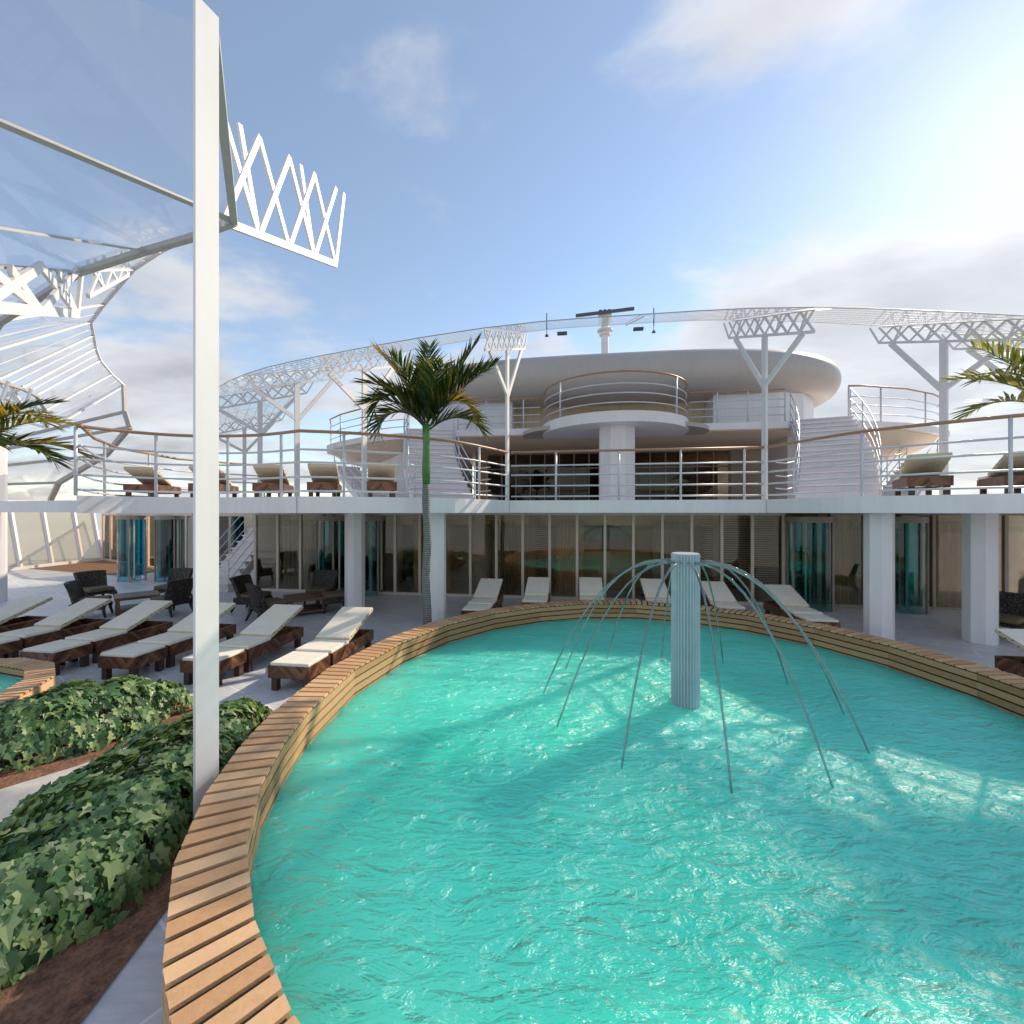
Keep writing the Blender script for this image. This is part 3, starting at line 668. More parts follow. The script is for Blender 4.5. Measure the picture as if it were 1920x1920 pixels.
# second-storey railings
F3 = (.70,.46,.22)
arc = [P(2.44*math.sin(a), 15.75-2.44*.95*math.cos(a)) for a in [(-88+176*k/24)*PI/180 for k in range(25)]]
railing('semicircular railing around the round balcony in front of the roof', arc, L2+.01, 1.2, (.22,.78), fr=F3)
railing('straight upper railing between the left stairs and the round balcony', [P(-5.7,15.8),P(-2.6,15.8)], L2, 1.1, (.0,.35,.8), fr=F3)
railing('straight upper railing between the round balcony and the right stairs', [P(2.6,15.8),P(5.7,15.8)], L2, 1.1, (.3,.62,1.0), fr=F3)
lob = [(7.8,16.05),(8.25,16.1),(10,16.72),(11.45,17.6),(12.5,18.5),(13.15,19.7)]
railing('curved railing of the upper left side terrace', [P(-s,w) for s,w in lob], L2, 1.2, (0,.3,.6,.95), fr=F3)
railing('curved railing of the upper right side terrace', [P(s,w) for s,w in lob], L2, 1.2, (0,.18,.52,.9), fr=F3)

# ------------------------------------------------------------------ stairs
def stairs(label, a, c, z0, z1, width, n, mid=None, m=WHITE, spurs=True):
    """a: bottom centre, c: top centre, mid: control point of a curved flight (world x, y)"""
    A = Vector((*a,0)); C = Vector((*c,0)); Q = Vector((*mid,0)) if mid else (A+C)/2
    def at(f): return A*(1-f)**2 + Q*(2*f*(1-f)) + C*f*f
    def fr(f):
        d = ((Q-A)*(1-f)+(C-Q)*f).normalized(); return d, Vector((d.y,-d.x,0))
    t = thing('staircase', label, 'staircase', (A.x,A.y,z0)); h = (z1-z0)/n; b = MB(); lip = MB()
    for i in range(n):
        f0 = i/n; f1 = (i+1)/n; p0 = at(f0); p1 = at(f1); s0 = fr(f0)[1]; s1 = fr(f1)[1]; d0 = fr(f0)[0]; hw = width/2-.03
        zt = z0+h*(i+1); zb = zt-h*1.25
        v = [p0-s0*hw, p0+s0*hw, p1+s1*hw+d0*.02, p1-s1*hw+d0*.02]
        b.add([(q.x,q.y,z) for z in (zb,zt) for q in v], [(3,2,1,0),(4,5,6,7),(0,1,5,4),(1,2,6,5),(2,3,7,6),(3,0,4,7)])
        v = [p0-s0*(hw+.015)-d0*.055, p0+s0*(hw+.015)-d0*.055, p1+s1*(hw+.015), p1-s1*(hw+.015)]
        lip.add([(q.x,q.y,z) for z in (zt+.002,zt+.042) for q in v], [(3,2,1,0),(4,5,6,7),(0,1,5,4),(1,2,6,5),(2,3,7,6),(3,0,4,7)])
    b.build('risers', m, t); lip.build('treads', m, t)
    for q in (-1,1):
        E = [at(k/8)+fr(k/8)[1]*(q*(width/2))+Vector((0,0,z0+(z1-z0)*k/8)) for k in range(9)]
        b = MB()
        for k in range(8): b.bar(E[k]+Vector((0,0,-.08)), E[k+1]+Vector((0,0,-.08)), .04, .26)
        b.build('stringer', m, t); b = MB()
        for k in (0,3,6,8): b.tube([E[k], E[k]+Vector((0,0,1.0))], .016, 6)
        for zz_ in (.34,.66,1.0): b.tube([e+Vector((0,0,zz_)) for e in E], .016, 6)
        if spurs:
            d, o = fr(0); o = o*q
            for zz_ in (.34,.66,1.0): b.tube([E[0]+Vector((0,0,zz_)), E[0]-d*.25+o*.12+Vector((0,0,zz_-.05)), E[0]-d*.38+o*.34+Vector((0,0,zz_-.02))], .016, 6)
        b.build('stair_rail', RAILW, t, True)
    return t
stairs('white staircase climbing from the upper deck left of the dark windows', P(-4.9,11.6), P(-6.75,15.85), SLABZ1, L2, 1.7, 15, P(-6.3,13.7))
stairs('white staircase climbing from the upper deck right of the dark windows', P(4.9,11.5), P(6.8,15.85), SLABZ1, L2, 1.7, 15, P(6.3,13.7))
stairs('small white outer staircase below the upper left terrace', P(-8.6,15.2), P(-11.2,17.6), SLABZ1, 4.4, 1.0, 9, spurs=False)
stairs('small white outer staircase below the upper right terrace', P(8.6,15.2), P(11.2,17.6), SLABZ1, 4.4, 1.0, 9, spurs=False)
stairs('grey lower staircase beside the left end of the glass wall', (-9.35,13.6), (-8.75,16.2), 0, 2.48, 1.05, 12, spurs=False)

# ------------------------------------------------------------------ radar mast and aerials
x, y = P(.05,20.6)
t = thing('radar_mast', 'grey radar mast with a wide horizontal bar on the roof', 'mast', (x,y,8.5))
b = MB(); b.cyl((x,y), .17, 8.5, 11.25, 16); b.cyl((x,y), .30, 8.5, 8.75, 16); b.cyl((x,y), .26, 10.75, 10.83, 16); b.cyl((x,y), .36, 10.95, 11.0, 16); b.build('pole', WHITE, t)
b = MB(); b.box((x,y,11.52), (.62,.4,.36), AXR); b.build('radar_housing', WHITE2, t, bevel=.03)
b = MB(); b.bar((*P(-1.3,20.3),11.62),(*P(1.35,20.3),11.78), .12, .14); b.build('radar_bar', DARKM, t, bevel=.02)
for k in (-1,0,1):
    b = MB(); q = P(.05+k*.2,20.6); b.cyl(q, .03, 11.7, 11.88, 8); b.cyl(q, .08, 11.86, 11.94, 10); b.build('lamp', DARKM, t)
for px_, h0, h1, lab in ((.83,6.86,7.24,'thin vertical aerial on the canopy edge left of the radar mast'),(3.38,6.95,7.36,'thin vertical aerial on the canopy edge right of the radar mast')):
    t = thing('aerial', lab, 'aerial', (px_,10.3,h0)); m = MB(); m.tube([(px_,10.3,h0),(px_,10.3,h1)], .013, 8); m.build('rod', DARKM, t)
    m = MB(); m.cyl((px_,10.3), .05, h0-.17, h0-.12, 10, .02); m.tube([(px_,10.3,h0-.14),(px_,10.3,h0)], .008, 6); m.build('base_lamp', DARKM, t)

# ------------------------------------------------------------------ canopies
def lattice(b, p, q, dz, n, w=.045, th=.03, chord=.07, dz0=None):
    """lattice girder from p to q; lower chord p-q, upper edge dz above"""
    p = Vector(p); q = Vector(q); up = Vector((0,0,dz)); sidev = (q-p).cross(Vector((0,0,1))).normalized()
    b.bar(p, q, th*1.4, chord)
    for i in range(n):
        a = p.lerp(q,i/n); c = p.lerp(q,(i+1)/n); o = sidev*.006
        ua = up if dz0 is None else Vector((0,0,dz0+(dz-dz0)*i/n)); uc = up if dz0 is None else Vector((0,0,dz0+(dz-dz0)*(i+1)/n))
        b.bar(a+o, c+uc+o, th, w); b.bar(c-o, a+ua-o, th, w)
        if i % 2 == 0 or dz0: b.bar(c-o*2, a+ua+(c-a)*.45-o*2, th, w)
    e = q+(q-p).normalized()*.28
    b.bar(q, e+up, th, w)
def cent(s):   # centre line of the far canopy in ship coordinates
    return s
FAR = [(-19.5,21.5),(-17.2,18.9),(-12.8,14.4),(-10.05,12.56),(-7.3,11.6),(-3.03,10.60),(0,10.45),(3.0,10.60),(7.35,11.6),(10.05,12.56),(12.8,14.4),(17.2,18.9)]
cl = catmull([Vector((*p,0)) for p in FAR], 3)
def nrm(i):
    e = (cl[min(i+1,len(cl)-1)]-cl[max(i-1,0)]).normalized(); return Vector((-e.y,e.x,0))
t = thing('glass_canopy', 'thin wavy ring of clear canopy glass spanning behind the palm to the far right', 'canopy', (*P(0,10.5),0))
def band(i, f):   # f -1 low inner edge .. +1 high outer edge
    c = cl[i]+nrm(i)*(1.55*f); x_, y_ = P(c.x,c.y); return Vector((x_,y_,7.0+.57*f))
n = len(cl); gm = MB(); rb = MB()
for i in range(n-1):
    for k in range(4):
        f0 = -1+k*.5; f1 = f0+.5
        gm.quad(band(i,f0),band(i+1,f0),band(i+1,f1),band(i,f1))
gm.build('canopy_glass', GLASSC, t)
for k in range(9):
    f = -1+k*.25
    rb.tube([band(i,f)+Vector((0,0,.012)) for i in range(n)], (.012 if k in (0,8) else .006), 5)
rb.build('glazing_bars', SHADEGREY, t)
for i in range(0,n,3):
    b = MB(); b.bar(band(i,-1)+Vector((0,0,-.03)), band(i,1)+Vector((0,0,-.03)), .014, .02); b.build('cross_bar', STEEL, t)
for c in ((1.23,10.6,6.88),(3.1,10.6,6.99)):
    b = MB(); b.box(c,(.24,.12,.05),AXR); b.build('floodlight', DARKM, t)
gP = 'Y shaped canopy posts'
def ypost(s, w, label, base=SLABZ1, L_=1.6):
    i = min(range(n), key=lambda k: (cl[k].x-s)**2+(cl[k].y-w)**2); nv = nrm(i)
    x, y = P(s,w); a = P(s+nv.x,w+nv.y); r = Vector((a[0]-x,a[1]-y,0)).normalized()
    t = thing('canopy_post', label, 'post', (x,y,base), gP)
    ang = math.atan2(r.y,r.x); zc = 6.57; C = Vector((x,y,0))
    b = MB(); b.box((x,y,(base+zc)/2), (.16,.055,zc-base), ang); b.build('post', WHITE2, t)
    for q in (-1,1):
        b = MB(); e = C+r*(1.28*q)+Vector((0,0,zc+.365*1.28*q-.02)); b.bar(C+r*(.06*q)+Vector((0,0,5.45)), e, .05, .12); b.build('arm', WHITE2, t)
    b = MB(); lattice(b, C-r*L_+Vector((0,0,zc-.365*L_)), C+r*L_+Vector((0,0,zc+.365*L_)), .42, 8, .045, .024, .06); b.build('truss', WHITE2, t)
for s, w, lab in ((7.35,11.66,'grey Y shaped canopy post standing behind the right upper loungers'),(2.97,10.68,'grey Y shaped canopy post at the right kink of the middle railing'),
                  (-3.03,10.68,'thin white Y shaped canopy post at the left kink of the middle railing'),(-7.3,11.6,'white Y shaped canopy post directly left of the palm crown'),
                  (-10.05,12.56,'white Y shaped canopy post second left of the palm crown'),(-12.8,14.4,'distant white Y shaped canopy post third left of the palm crown'),
                  (-17.2,18.9,'smallest and farthest white Y shaped canopy post at left'),(10.05,12.56,'white Y shaped canopy post at the right edge behind the palm fronds')):
    ypost(s, w, lab, SLABZ1 if abs(s) < 12 else 0)

# near left canopy ---------------------------------------------------------
LOW = [(-2.42,3.5),(-3.7,5.75),(-4.54,6.09),(-5.46,6.4),(-6.98,6.96),(-10.4,8.78),(-13.2,10.7),(-15.1,12.7),(-15.3,13.5),(-15.8,14.36),(-17.8,16.5),(-19.1,18.4)]
UPP = [(-2.9,5.6),(-4.4,6.9),(-6.1,8.16),(-7.0,8.6),(-8.1,9.24),(-10.2,10.8),(-11.5,11.8),(-12.3,12.7),(-13.2,13.7),(-14.1,14.8),(-15.1,16.3),(-15.9,17.7)]
OUT = [(-3.6,2.6),(-5.6,4.6),(-6.4,5.3),(-8.0,6.1),(-9.7,7.2),(-12.6,8.2),(-15.6,9.8),(-17.6,11.8),(-18.2,13.0),(-19,14.0),(-20.6,16.2),(-21.6,18.2)]
zl, zu, zo = 6.4, 7.7, 7.15
lowv = [Vector((*p,zl)) for p in LOW]; upv = [Vector((*p,zu)) for p in UPP]; outv = [Vector((*p,zo)) for p in OUT]
eye = Vector((0,0,EYE))
def rescale(v, z):
    f = (z-EYE)/(v.z-EYE); return eye+(v-eye)*f
ZL = [6.4,6.4,6.4,6.3,6.15,5.95,5.9]; ZU = [7.7,7.7,7.7,7.9,8.1,8.3,8.3]
lowv = [rescale(v, ZL[min(i,6)]) for i, v in enumerate(lowv)]; upv = [rescale(v, ZU[min(i,6)]) for i, v in enumerate(upv)]
for i, v in enumerate(((-3.8,3.2,6.7),(-4.28,3.4,5.7),(-4.4,3.5,5.3),(-4.53,3.6,4.94),(-4.78,3.8,4.71))): outv[i] = Vector(v)
t = thing('glass_canopy', 'large faceted glass canopy with white ribs hanging over the left terrace', 'canopy', (-8,8,0))
g1 = MB(); g2 = MB(); rb = MB(); wb = MB(); gb = MB(); n2 = len(LOW)
for i in range(1,n2-1):
    g1.quad(lowv[i],lowv[i+1],upv[i+1],upv[i])
    g2.quad(outv[i],outv[i+1],lowv[i+1],lowv[i])
g2.quad(outv[0],outv[1],lowv[1],lowv[0])
g1.build('canopy_glass', GLASSC, t); g2.build('canopy_glass', GLASSC, t)
for i in range(n2-1):
    gb.bar(lowv[i]-Vector((0,0,.04)), lowv[i+1]-Vector((0,0,.04)), .085, .075)
    if i >= 2: wb.bar(upv[i], upv[i+1], .07, .07)
    wb.bar(outv[i], outv[i+1], .07, .07)
for i in range(n2):
    if i not in (0,):
        wb.bar(lowv[i], upv[i], .05 if i < n2-1 else .16, .06) if i >= 2 else None
    if i in (1,3,4,6,8,10,11): gb.bar(outv[i]-Vector((0,0,.03)), lowv[i]-Vector((0,0,.03)), .10, .025)
for i in range(3,n2-1):
    q = MB(); q.tube([lowv[i].lerp(lowv[i+1],.5), upv[i].lerp(upv[i+1],.5)], .018, 5); q.build('glazing_bar', WHITE2, t)
gb.build('shaded_grey_beams', SHADEGREY, t); wb.build('white_ribs', WHITE2, t)
b = MB(); lattice(b, Vector((-4.57,3.7,4.27)), Vector((-6.44,6.4,5.44)), .66, 2, .10, .04, .11, .39); b.build('truss', WHITE2, t)
for i, n_ in ((6,7),(7,6),(8,6),(10,6)):
    b = MB(); dn = Vector((0,0,-.75 if i == 4 else -.6)); lattice(b, outv[i].lerp(lowv[i],.30)+dn, lowv[i]+dn+Vector((.05,0,0)), .62, 3, .085, .04, .09)
    b.build('truss', WHITE2, t)
b = MB(); lattice(b, lowv[1]+Vector((-.15,0,-.03)), Vector((-3.35,8.2,7.2)), 1.45, 4, .075, .04, .11); b.build('truss', WHITE2, t)
b = MB(); lattice(b, Vector((-6.87,7.0,6.0)), Vector((-8.44,9.5,7.72)), .55, 3, .065, .035, .07); b.build('truss', WHITE2, t)
# end frame and side skirt of the canopy, falling to the ship side
sk = [Vector((-15.9,17.7,7.7)),Vector((-15.9,17.75,6.62)),Vector((-15.75,17.8,6.0)),Vector((-17.0,18.1,4.9)),Vector((-19.3,18.4,3.75)),Vector((-20.2,18.9,3.0))]
sk2 = [Vector((-19.1,18.4,6.4)),Vector((-20.4,17.2,5.3)),Vector((-20.6,17.1,4.9)),Vector((-20.9,17.3,4.3)),Vector((-21.4,17.5,3.6)),Vector((-21.8,17.8,3.0))]
g = MB(); fr = MB()
for i in range(len(sk)-1):
    g.quad(sk[i],sk[i+1],sk2[i+1],sk2[i]); fr.bar(sk[i],sk[i+1],.16 if i else .1,.16)
    if i: fr.bar(sk[i],sk2[i],.10,.10)
g.build('canopy_glass', GLASSC, t); fr.build('end_frame', SHADEGREY, t)
t = thing('tall_post', 'tall cream white post in the foreground rising in front of the pool rim', 'post', (-2.42,3.42,0))
b = MB(); b.box((-2.42,3.42,3.25), (.178,.03,6.5), math.atan2(.92,.39)); b.build('post', WHITE2, t)
b = MB(); b.box((-2.42,3.42,.01), (.30,.16,.02), math.atan2(.92,.39)); b.build('base_plate', WHITE2, t)

# ------------------------------------------------------------------ loungers
def build_lounger():
    """foot end at the local origin, +y to the head"""
    t = thing('sun_lounger', '', 'sun lounger'); w, ln = .62, 1.36
    b = MB(); z0, z1 = .185, .365
    for q in (-1,1): b.box((q*(w/2-.015),ln/2,(z0+z1)/2), (.03,ln,z1-z0))
    b.box((0,.015,(z0+z1)/2), (w-.062,.03,z1-z0)); b.box((0,ln-.015,(z0+z1)/2), (w-.062,.03,z1-z0)); b.box((0,ln/2,z0+.04), (w-.064,ln-.064,.02))
    b.build('frame', WALNUT, t, bevel=.004)
    for q in (-1,1):
        for yy in (.07,ln-.07):
            b = MB(); b.box((q*(w/2-.075),yy,.0925), (.085,.085,.184)); b.build('leg', LEGW, t, bevel=.004)
    b = MB(); b.box((0,.25,.395), (w-.03,.53,.055)); b.build('seat_cushion', CUSH, t, bevel=.014)
    a = math.radians(20); M = Matrix.Rotation(a,3,'X'); lb = .92
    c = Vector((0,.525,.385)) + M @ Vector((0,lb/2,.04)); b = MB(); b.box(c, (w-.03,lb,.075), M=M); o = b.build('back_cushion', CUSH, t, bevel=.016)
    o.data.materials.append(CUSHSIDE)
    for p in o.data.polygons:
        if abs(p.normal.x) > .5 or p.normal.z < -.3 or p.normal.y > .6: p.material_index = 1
    b = MB()
    for q in (-1,1):
        for k in range(9):
            for zz_ in (.02,.058):
                if (k % 2) == (zz_ > .03): continue
                c = Vector((0,.525,.385)) + M @ Vector((q*(w/2-.0145),.08+k*.095,zz_)); b.box(c, (.008,.016,.016))
    b.build('studs', STUD, o)
    return t
def build_stool():
    t = thing('footstool', '', 'footstool'); w, ln = .62, .54; z0, z1 = .185, .36; b = MB()
    for q in (-1,1): b.box((q*(w/2-.015),-ln/2,(z0+z1)/2), (.03,ln,z1-z0))
    b.box((0,-.015,(z0+z1)/2), (w-.062,.03,z1-z0)); b.box((0,-ln+.015,(z0+z1)/2), (w-.062,.03,z1-z0)); b.box((0,-ln/2,z1-.05), (w-.064,ln-.064,.02))
    b.build('frame', WALNUT, t, bevel=.004)
    for q in (-1,1):
        for yy in (-.07,-ln+.07):
            b = MB(); b.box((q*(w/2-.075),yy,.0925), (.085,.085,.184)); b.build('leg', LEGW, t, bevel=.004)
    b = MB(); b.box((0,-ln/2,.372), (w-.04,ln-.03,.055)); b.build('cushion', CUSH, t, bevel=.014)
    return t
LG = None; ST = None
def put(proto, x, y, z, rz, label, group):
    o = proto if not proto.get('used') else copy_tree(proto)
    o.location = (x,y,z); o.rotation_euler = (0,0,rz); tag(o, label, proto['category'], group); o['used'] = 1; return o
LG = build_lounger(); ST = build_stool()
ordn = ['nearest to the large pool rim','second from the large pool rim','third from the large pool rim','fourth from the large pool rim','fifth from the large pool rim','farthest left and cut by the frame']
for k in range(6):
    s = -5.28-1.39*k; x, y = P(s,6.05); rz = AXR+random.uniform(-.01,.01)
    put(LG, x, y, 0, rz, 'cream lounger of the left row, '+ordn[k], 'loungers in the left row')
    x, y = P(s-.02,6.02); put(ST, x, y, 0, rz, 'walnut footstool of the left row, '+ordn[k], 'footstools in the left row')
far = [('leftmost beside the palm',-3.5,9.7),('second from left',-2.3,10.12),('third from left',-.95,10.3),('just left of the fountain column',.62,10.28),('just right of the fountain column',2.03,10.05),('rightmost beside the teal door',3.42,9.75)]
for lab, s, w in far:
    x, y = P(s,w); put(LG, x, y, 0, AXR, 'cream lounger of the far row, '+lab, 'loungers in the far row')
    if w < 9.8:
        x, y = P(s,w-.03); put(ST, x, y, 0, AXR, 'footstool of the far row, '+lab, 'footstools in the far row')
x, y = P(5.2,6.05); put(LG, x, y, 0, AXR+.05, 'cream lounger at the right edge in front of the rightmost column', 'loungers at the right edge')
up = [('beside the white stairs',-5.43),('second from the white stairs',-6.8),('third from the white stairs',-8.1),('fourth from the white stairs, behind the tall post',-9.7),('farthest left',-11.4)]
def headed(s, w, ang, lab, grp):   # placed by its head end
    x, y = P(s,w); x -= 1.36*math.sin(ang); y += 1.36*math.cos(ang)
    put(LG, x, y, SLABZ1, PI+ang, lab, grp)
for lab, s in up: headed(s, 8.72, math.radians(17)+random.uniform(-.02,.02), 'lounger on the left upper deck, '+lab, 'loungers on the upper deck')
for lab, s in (('behind the right railing',4.95),('cut by the right edge',6.5)): headed(s, 8.75, -math.radians(33), 'lounger on the right upper deck, '+lab, 'loungers on the right upper deck')

# ------------------------------------------------------------------ wicker chairs and tables
def build_chair():
    """origin on the floor under the seat, faces +y"""
    t = thing('wicker_armchair', '', 'armchair')
    # seat apron, arched below
    b = MB(); w0, w1 = .30, .33; nx = 10
    def arch(x, hw): return .20+.10*(1-(x/hw)**2)
    prof = []
    vs = []; fs = []
    ys_ = [(-.30,.30,.36),(.10,.31,.36),(.27,.32,.35),(.33,.32,.28)]
    for yy, hw, zt in ys_:
        for k in range(nx+1):
            x_ = -hw+2*hw*k/nx; vs.append((x_,yy,arch(x_,hw)))
        for k in range(nx+1):
            x_ = -hw+2*hw*k/nx; vs.append((x_,yy,zt))
    st_ = 2*(nx+1)
    for r_ in range(len(ys_)-1):
        for k in range(nx):
            fs.append((r_*st_+k,(r_+1)*st_+k,(r_+1)*st_+k+1,r_*st_+k+1))
            fs.append((r_*st_+nx+1+k,r_*st_+nx+2+k,(r_+1)*st_+nx+2+k,(r_+1)*st_+nx+1+k))
        fs.append((r_*st_,r_*st_+nx+1,(r_+1)*st_+nx+1,(r_+1)*st_)); fs.append((r_*st_+nx,(r_+1)*st_+nx,(r_+1)*st_+2*nx+1,r_*st_+2*nx+1))
    for r_ in (0,len(ys_)-1):
        for k in range(nx): fs.append((r_*st_+k,r_*st_+k+1,r_*st_+nx+2+k,r_*st_+nx+1+k))
    b.add(vs, fs); b.build('seat_base', WICK, t)
    # flaring back wrapped forward at the sides
    b = MB(); vs = []; fs = []; nz = 8; nx2 = 12
    for k in range(nz+1):
        f = k/nz; z = .24+.62*f; hw = .29+.06*f; yb = -.27-.10*f-.03*f*f
        for i in range(nx2+1):
            q = -1+2*i/nx2; wrap = .13*(1-f*.75)*abs(q)**4
            vs.append((q*hw, yb+wrap, z+.015*math.cos(q*PI/2)*f))
        for i in range(nx2+1):
            q = -1+2*i/nx2; wrap = .13*(1-f*.75)*abs(q)**4
            vs.append((q*hw*.93, yb+.075+wrap, z+.015*math.cos(q*PI/2)*f))
    st_ = 2*(nx2+1)
    for k in range(nz):
        for i in range(nx2):
            fs.append((k*st_+i,k*st_+i+1,(k+1)*st_+i+1,(k+1)*st_+i)); o_ = nx2+1
            fs.append((k*st_+o_+i,(k+1)*st_+o_+i,(k+1)*st_+o_+i+1,k*st_+o_+i+1))
        fs.append((k*st_,(k+1)*st_,(k+1)*st_+nx2+1,k*st_+nx2+1)); fs.append((k*st_+nx2,k*st_+2*nx2+1,(k+1)*st_+2*nx2+1,(k+1)*st_+nx2))
    for i in range(nx2):
        k = nz; fs.append((k*st_+i,k*st_+i+1,k*st_+nx2+2+i,k*st_+nx2+1+i))
    b.add(vs, fs); b.build('backrest', WICK, t)
    b = MB(); b.box((0,.045,.405), (.56,.58,.10)); b.build('cushion', OLIVE, t, bevel=.04)
    for q in (-1,1):
        b = MB(); b.tube([(q*.27,.28,.29),(q*.28,.30,.14),(q*.30,.33,0)], [.04,.032,.022], 8); b.build('leg', STUD, t, True)
        b = MB(); b.tube([(q*.25,-.26,.28),(q*.26,-.30,.14),(q*.28,-.37,0)], [.04,.032,.022], 8); b.build('leg', STUD, t, True)
    return t
CH = build_chair()
gC = 'wicker chairs around low tables'
for (x,y,tx,ty,lab) in ((-10.05,10.3,-9.2,10.8,'dark wicker armchair of the left group seen from behind, nearest the loungers'),(-11.35,11.8,-9.6,11.0,'dark wicker armchair at the far left, behind another chair'),
        (-9.62,12.25,-9.7,11.0,'dark wicker armchair in front of the blue revolving door'),(-8.35,10.6,-9.5,10.9,'dark wicker armchair just left of the tall foreground post'),
        (-6.6,11.0,-5.3,10.9,'dark wicker armchair just right of the tall post, facing the table'),(-5.65,10.0,-5.0,10.8,'dark wicker armchair of the right group seen from behind, nearest the loungers'),
        (-5.2,11.75,-5.2,10.6,'dark wicker armchair facing the pool in front of the glass wall'),(9.75,8.55,8.6,8.0,'dark wicker armchair at the right edge behind the rightmost column')):
    put(CH, x, y, 0, math.atan2(ty-y,tx-x)-PI/2, lab, gC)
def stoolchair(x, y):
    t = thing('wicker_ottoman', 'dark wicker ottoman with brown cushion beside the left octagonal column', 'ottoman', (x,y,0)); rz = .5
    R = Matrix.Rotation(rz,3,'Z')
    b = MB(); b.box((x,y,.30), (.56,.52,.16), rz); b.build('base', WICK, t, bevel=.02)
    b = MB(); b.box((x,y,.42), (.54,.50,.09), rz); b.build('cushion', OLIVE, t, bevel=.03)
    for q in (-1,1):
        for r_ in (-1,1):
            p = R @ Vector((q*.23,r_*.21,0)); p2 = R @ Vector((q*.26,r_*.25,0)); b = MB(); b.tube([(x+p.x,y+p.y,.24),(x+p2.x,y+p2.y,0)], [.035,.02], 8); b.build('leg', STUD, t, True)
stoolchair(-4.5,10.95)
def table(x, y, rz, label):
    t = thing('low_table', label, 'table', (x,y,0), 'low square wooden tables'); R = Matrix.Rotation(rz,3,'Z')
    b = MB(); b.box((x,y,.385), (.86,.86,.07), rz); b.build('tabletop', TABLEW, t, bevel=.008)
    b = MB(); b.box((x,y,.09), (.84,.84,.04), rz); b.build('shelf', TABLEW, t)
    for q in (-1,1):
        for r_ in (-1,1):
            p = R @ Vector((q*.37,r_*.37,0)); b = MB(); b.box((x+p.x,y+p.y,.175), (.08,.08,.349), rz); b.build('leg', TABLEW, t)
table(-9.5,10.95,.75,'low square wooden table between the chairs at far left')
table(-5.15,10.75,.62,'low square wooden table between the post and the left column')

# ------------------------------------------------------------------ palms
def frond(t, c, az, el, ln, droop, roll=0, m=PALMG, lw=.50, dens=42):
    """c crown point; az heading (rad, from +x), el start elevation, droop total bend"""
    n_ = 16; pts = []; p = Vector(c); h = Vector((math.cos(az),math.sin(az),0)); tang = []
    for k in range(n_+1):
        f = k/n_; e = el - droop*f**1.5; d = h*math.cos(e)+Vector((0,0,math.sin(e))); tang.append(d); pts.append(p.copy()); p = p+d*(ln/n_)
    b = MB(); b.tube(pts, [.016*(1-.85*k/n_)+.002 for k in range(n_+1)], 5)
    side0 = Vector((-h.y,h.x,0))
    for k in range(dens):
        f = .10+.9*(k+random.uniform(-.3,.3))/dens; f = max(.08,min(.995,f)); i = min(n_-1,int(f*n_)); r_ = f*n_-i
        q = pts[i].lerp(pts[i+1],r_); d = tang[i].lerp(tang[i+1],r_).normalized()
        nup = side0.cross(d)*-1
        if nup.z < 0: nup = -nup
        L_ = lw*(.45+.75*math.sin(PI*min(1,.12+f*.86))**.8)*random.uniform(.85,1.12)
        for sgn in (-1,1):
            sweep = math.radians(random.uniform(26,42)+ (1-f)*22); 
            dr = (d*math.cos(sweep) + (side0*sgn*.86+nup*random.uniform(.25,.6)).normalized()*math.sin(sweep)).normalized()
            wv = d.cross(dr).cross(dr).normalized()*(.015+.008*math.sin(PI*f))
            sag = Vector((0,0,-1))*L_*random.uniform(.08,.3)
            m1 = q+dr*L_*.45+sag*.25; e_ = q+dr*L_+sag
            b.add([q-wv*.5,q+wv*.5,m1+wv,m1-wv,e_], [(0,1,2,3),(3,2,4)])
    return b.build('frond', m, t)
def palm(loc, H0, H1, label, fr, r0=.075, scale=1.0):
    t = thing('palm_tree', label, 'palm tree', loc); x, y = loc[0], loc[1]
    b = MB(); k = 24; b.tube([(x+.015*math.sin(q*.5),y,loc[2]+H0*q/k) for q in range(k+1)], [r0*(1.12-.2*q/k)+.004*(q%2) for q in range(k+1)], 14); b.build('trunk', BARK, t, True)
    top = Vector((x,y,loc[2]+H1)); xs_ = x+.015*math.sin(k*.5)
    b = MB(); b.tube([(xs_,y,loc[2]+H0),(xs_,y,loc[2]+H0+.25*(H1-H0)),(xs_,y,loc[2]+H0+.62*(H1-H0)),(xs_,y,loc[2]+H0+.8*(H1-H0)),(x,y,loc[2]+H1)], [r0*.98,r0*1.1,r0*.86,r0*.95,r0*1.15], 14); b.build('crownshaft', CROWNS, t, True)
    for (a, e, ln, dr, m) in fr:
        d = Vector((math.cos(math.radians(a)),math.sin(math.radians(a)),0))*.03
        frond(t, top+d+Vector((0,0,random.uniform(-.15,.1))), math.radians(a), math.radians(e), ln*scale, math.radians(dr), m=m)
FR = [(10,66,2.2,12,PALMG),(85,86,1.75,5,PALMG),(176,64,1.85,22,PALMD),(190,58,1.6,66,PALMG),(-8,52,1.95,28,PALMG),(-20,60,1.65,70,PALMG),(200,45,1.3,78,PALMG),(170,50,1.4,150,PALMG),(205,60,1.45,165,PALMG),
      (-12,58,1.4,165,PALMD),(10,40,1.3,110,PALMG),(240,70,1.5,60,PALMG),(300,70,1.45,60,PALMG),(55,64,1.7,45,PALMG)]
palm((-1.64,8.3,0), 3.04, 4.18, 'royal palm with green crownshaft in front of the upper deck railing', FR, .075, .93)
FL = [(20,42,1.7,70,PALMP),(-5,40,1.7,85,PALMD),(35,20,1.6,60,PALMD),(-30,30,1.6,80,PALMG),(5,12,1.5,60,PALMG),(60,60,1.5,50,PALMG),(180,50,1.5,80,PALMG),(250,50,1.5,80,PALMG),(120,60,1.5,70,PALMG)]
palm((-9.9,7.9,0), 2.9, 3.75, 'palm at the left edge showing only its yellow green frond tips', FL)
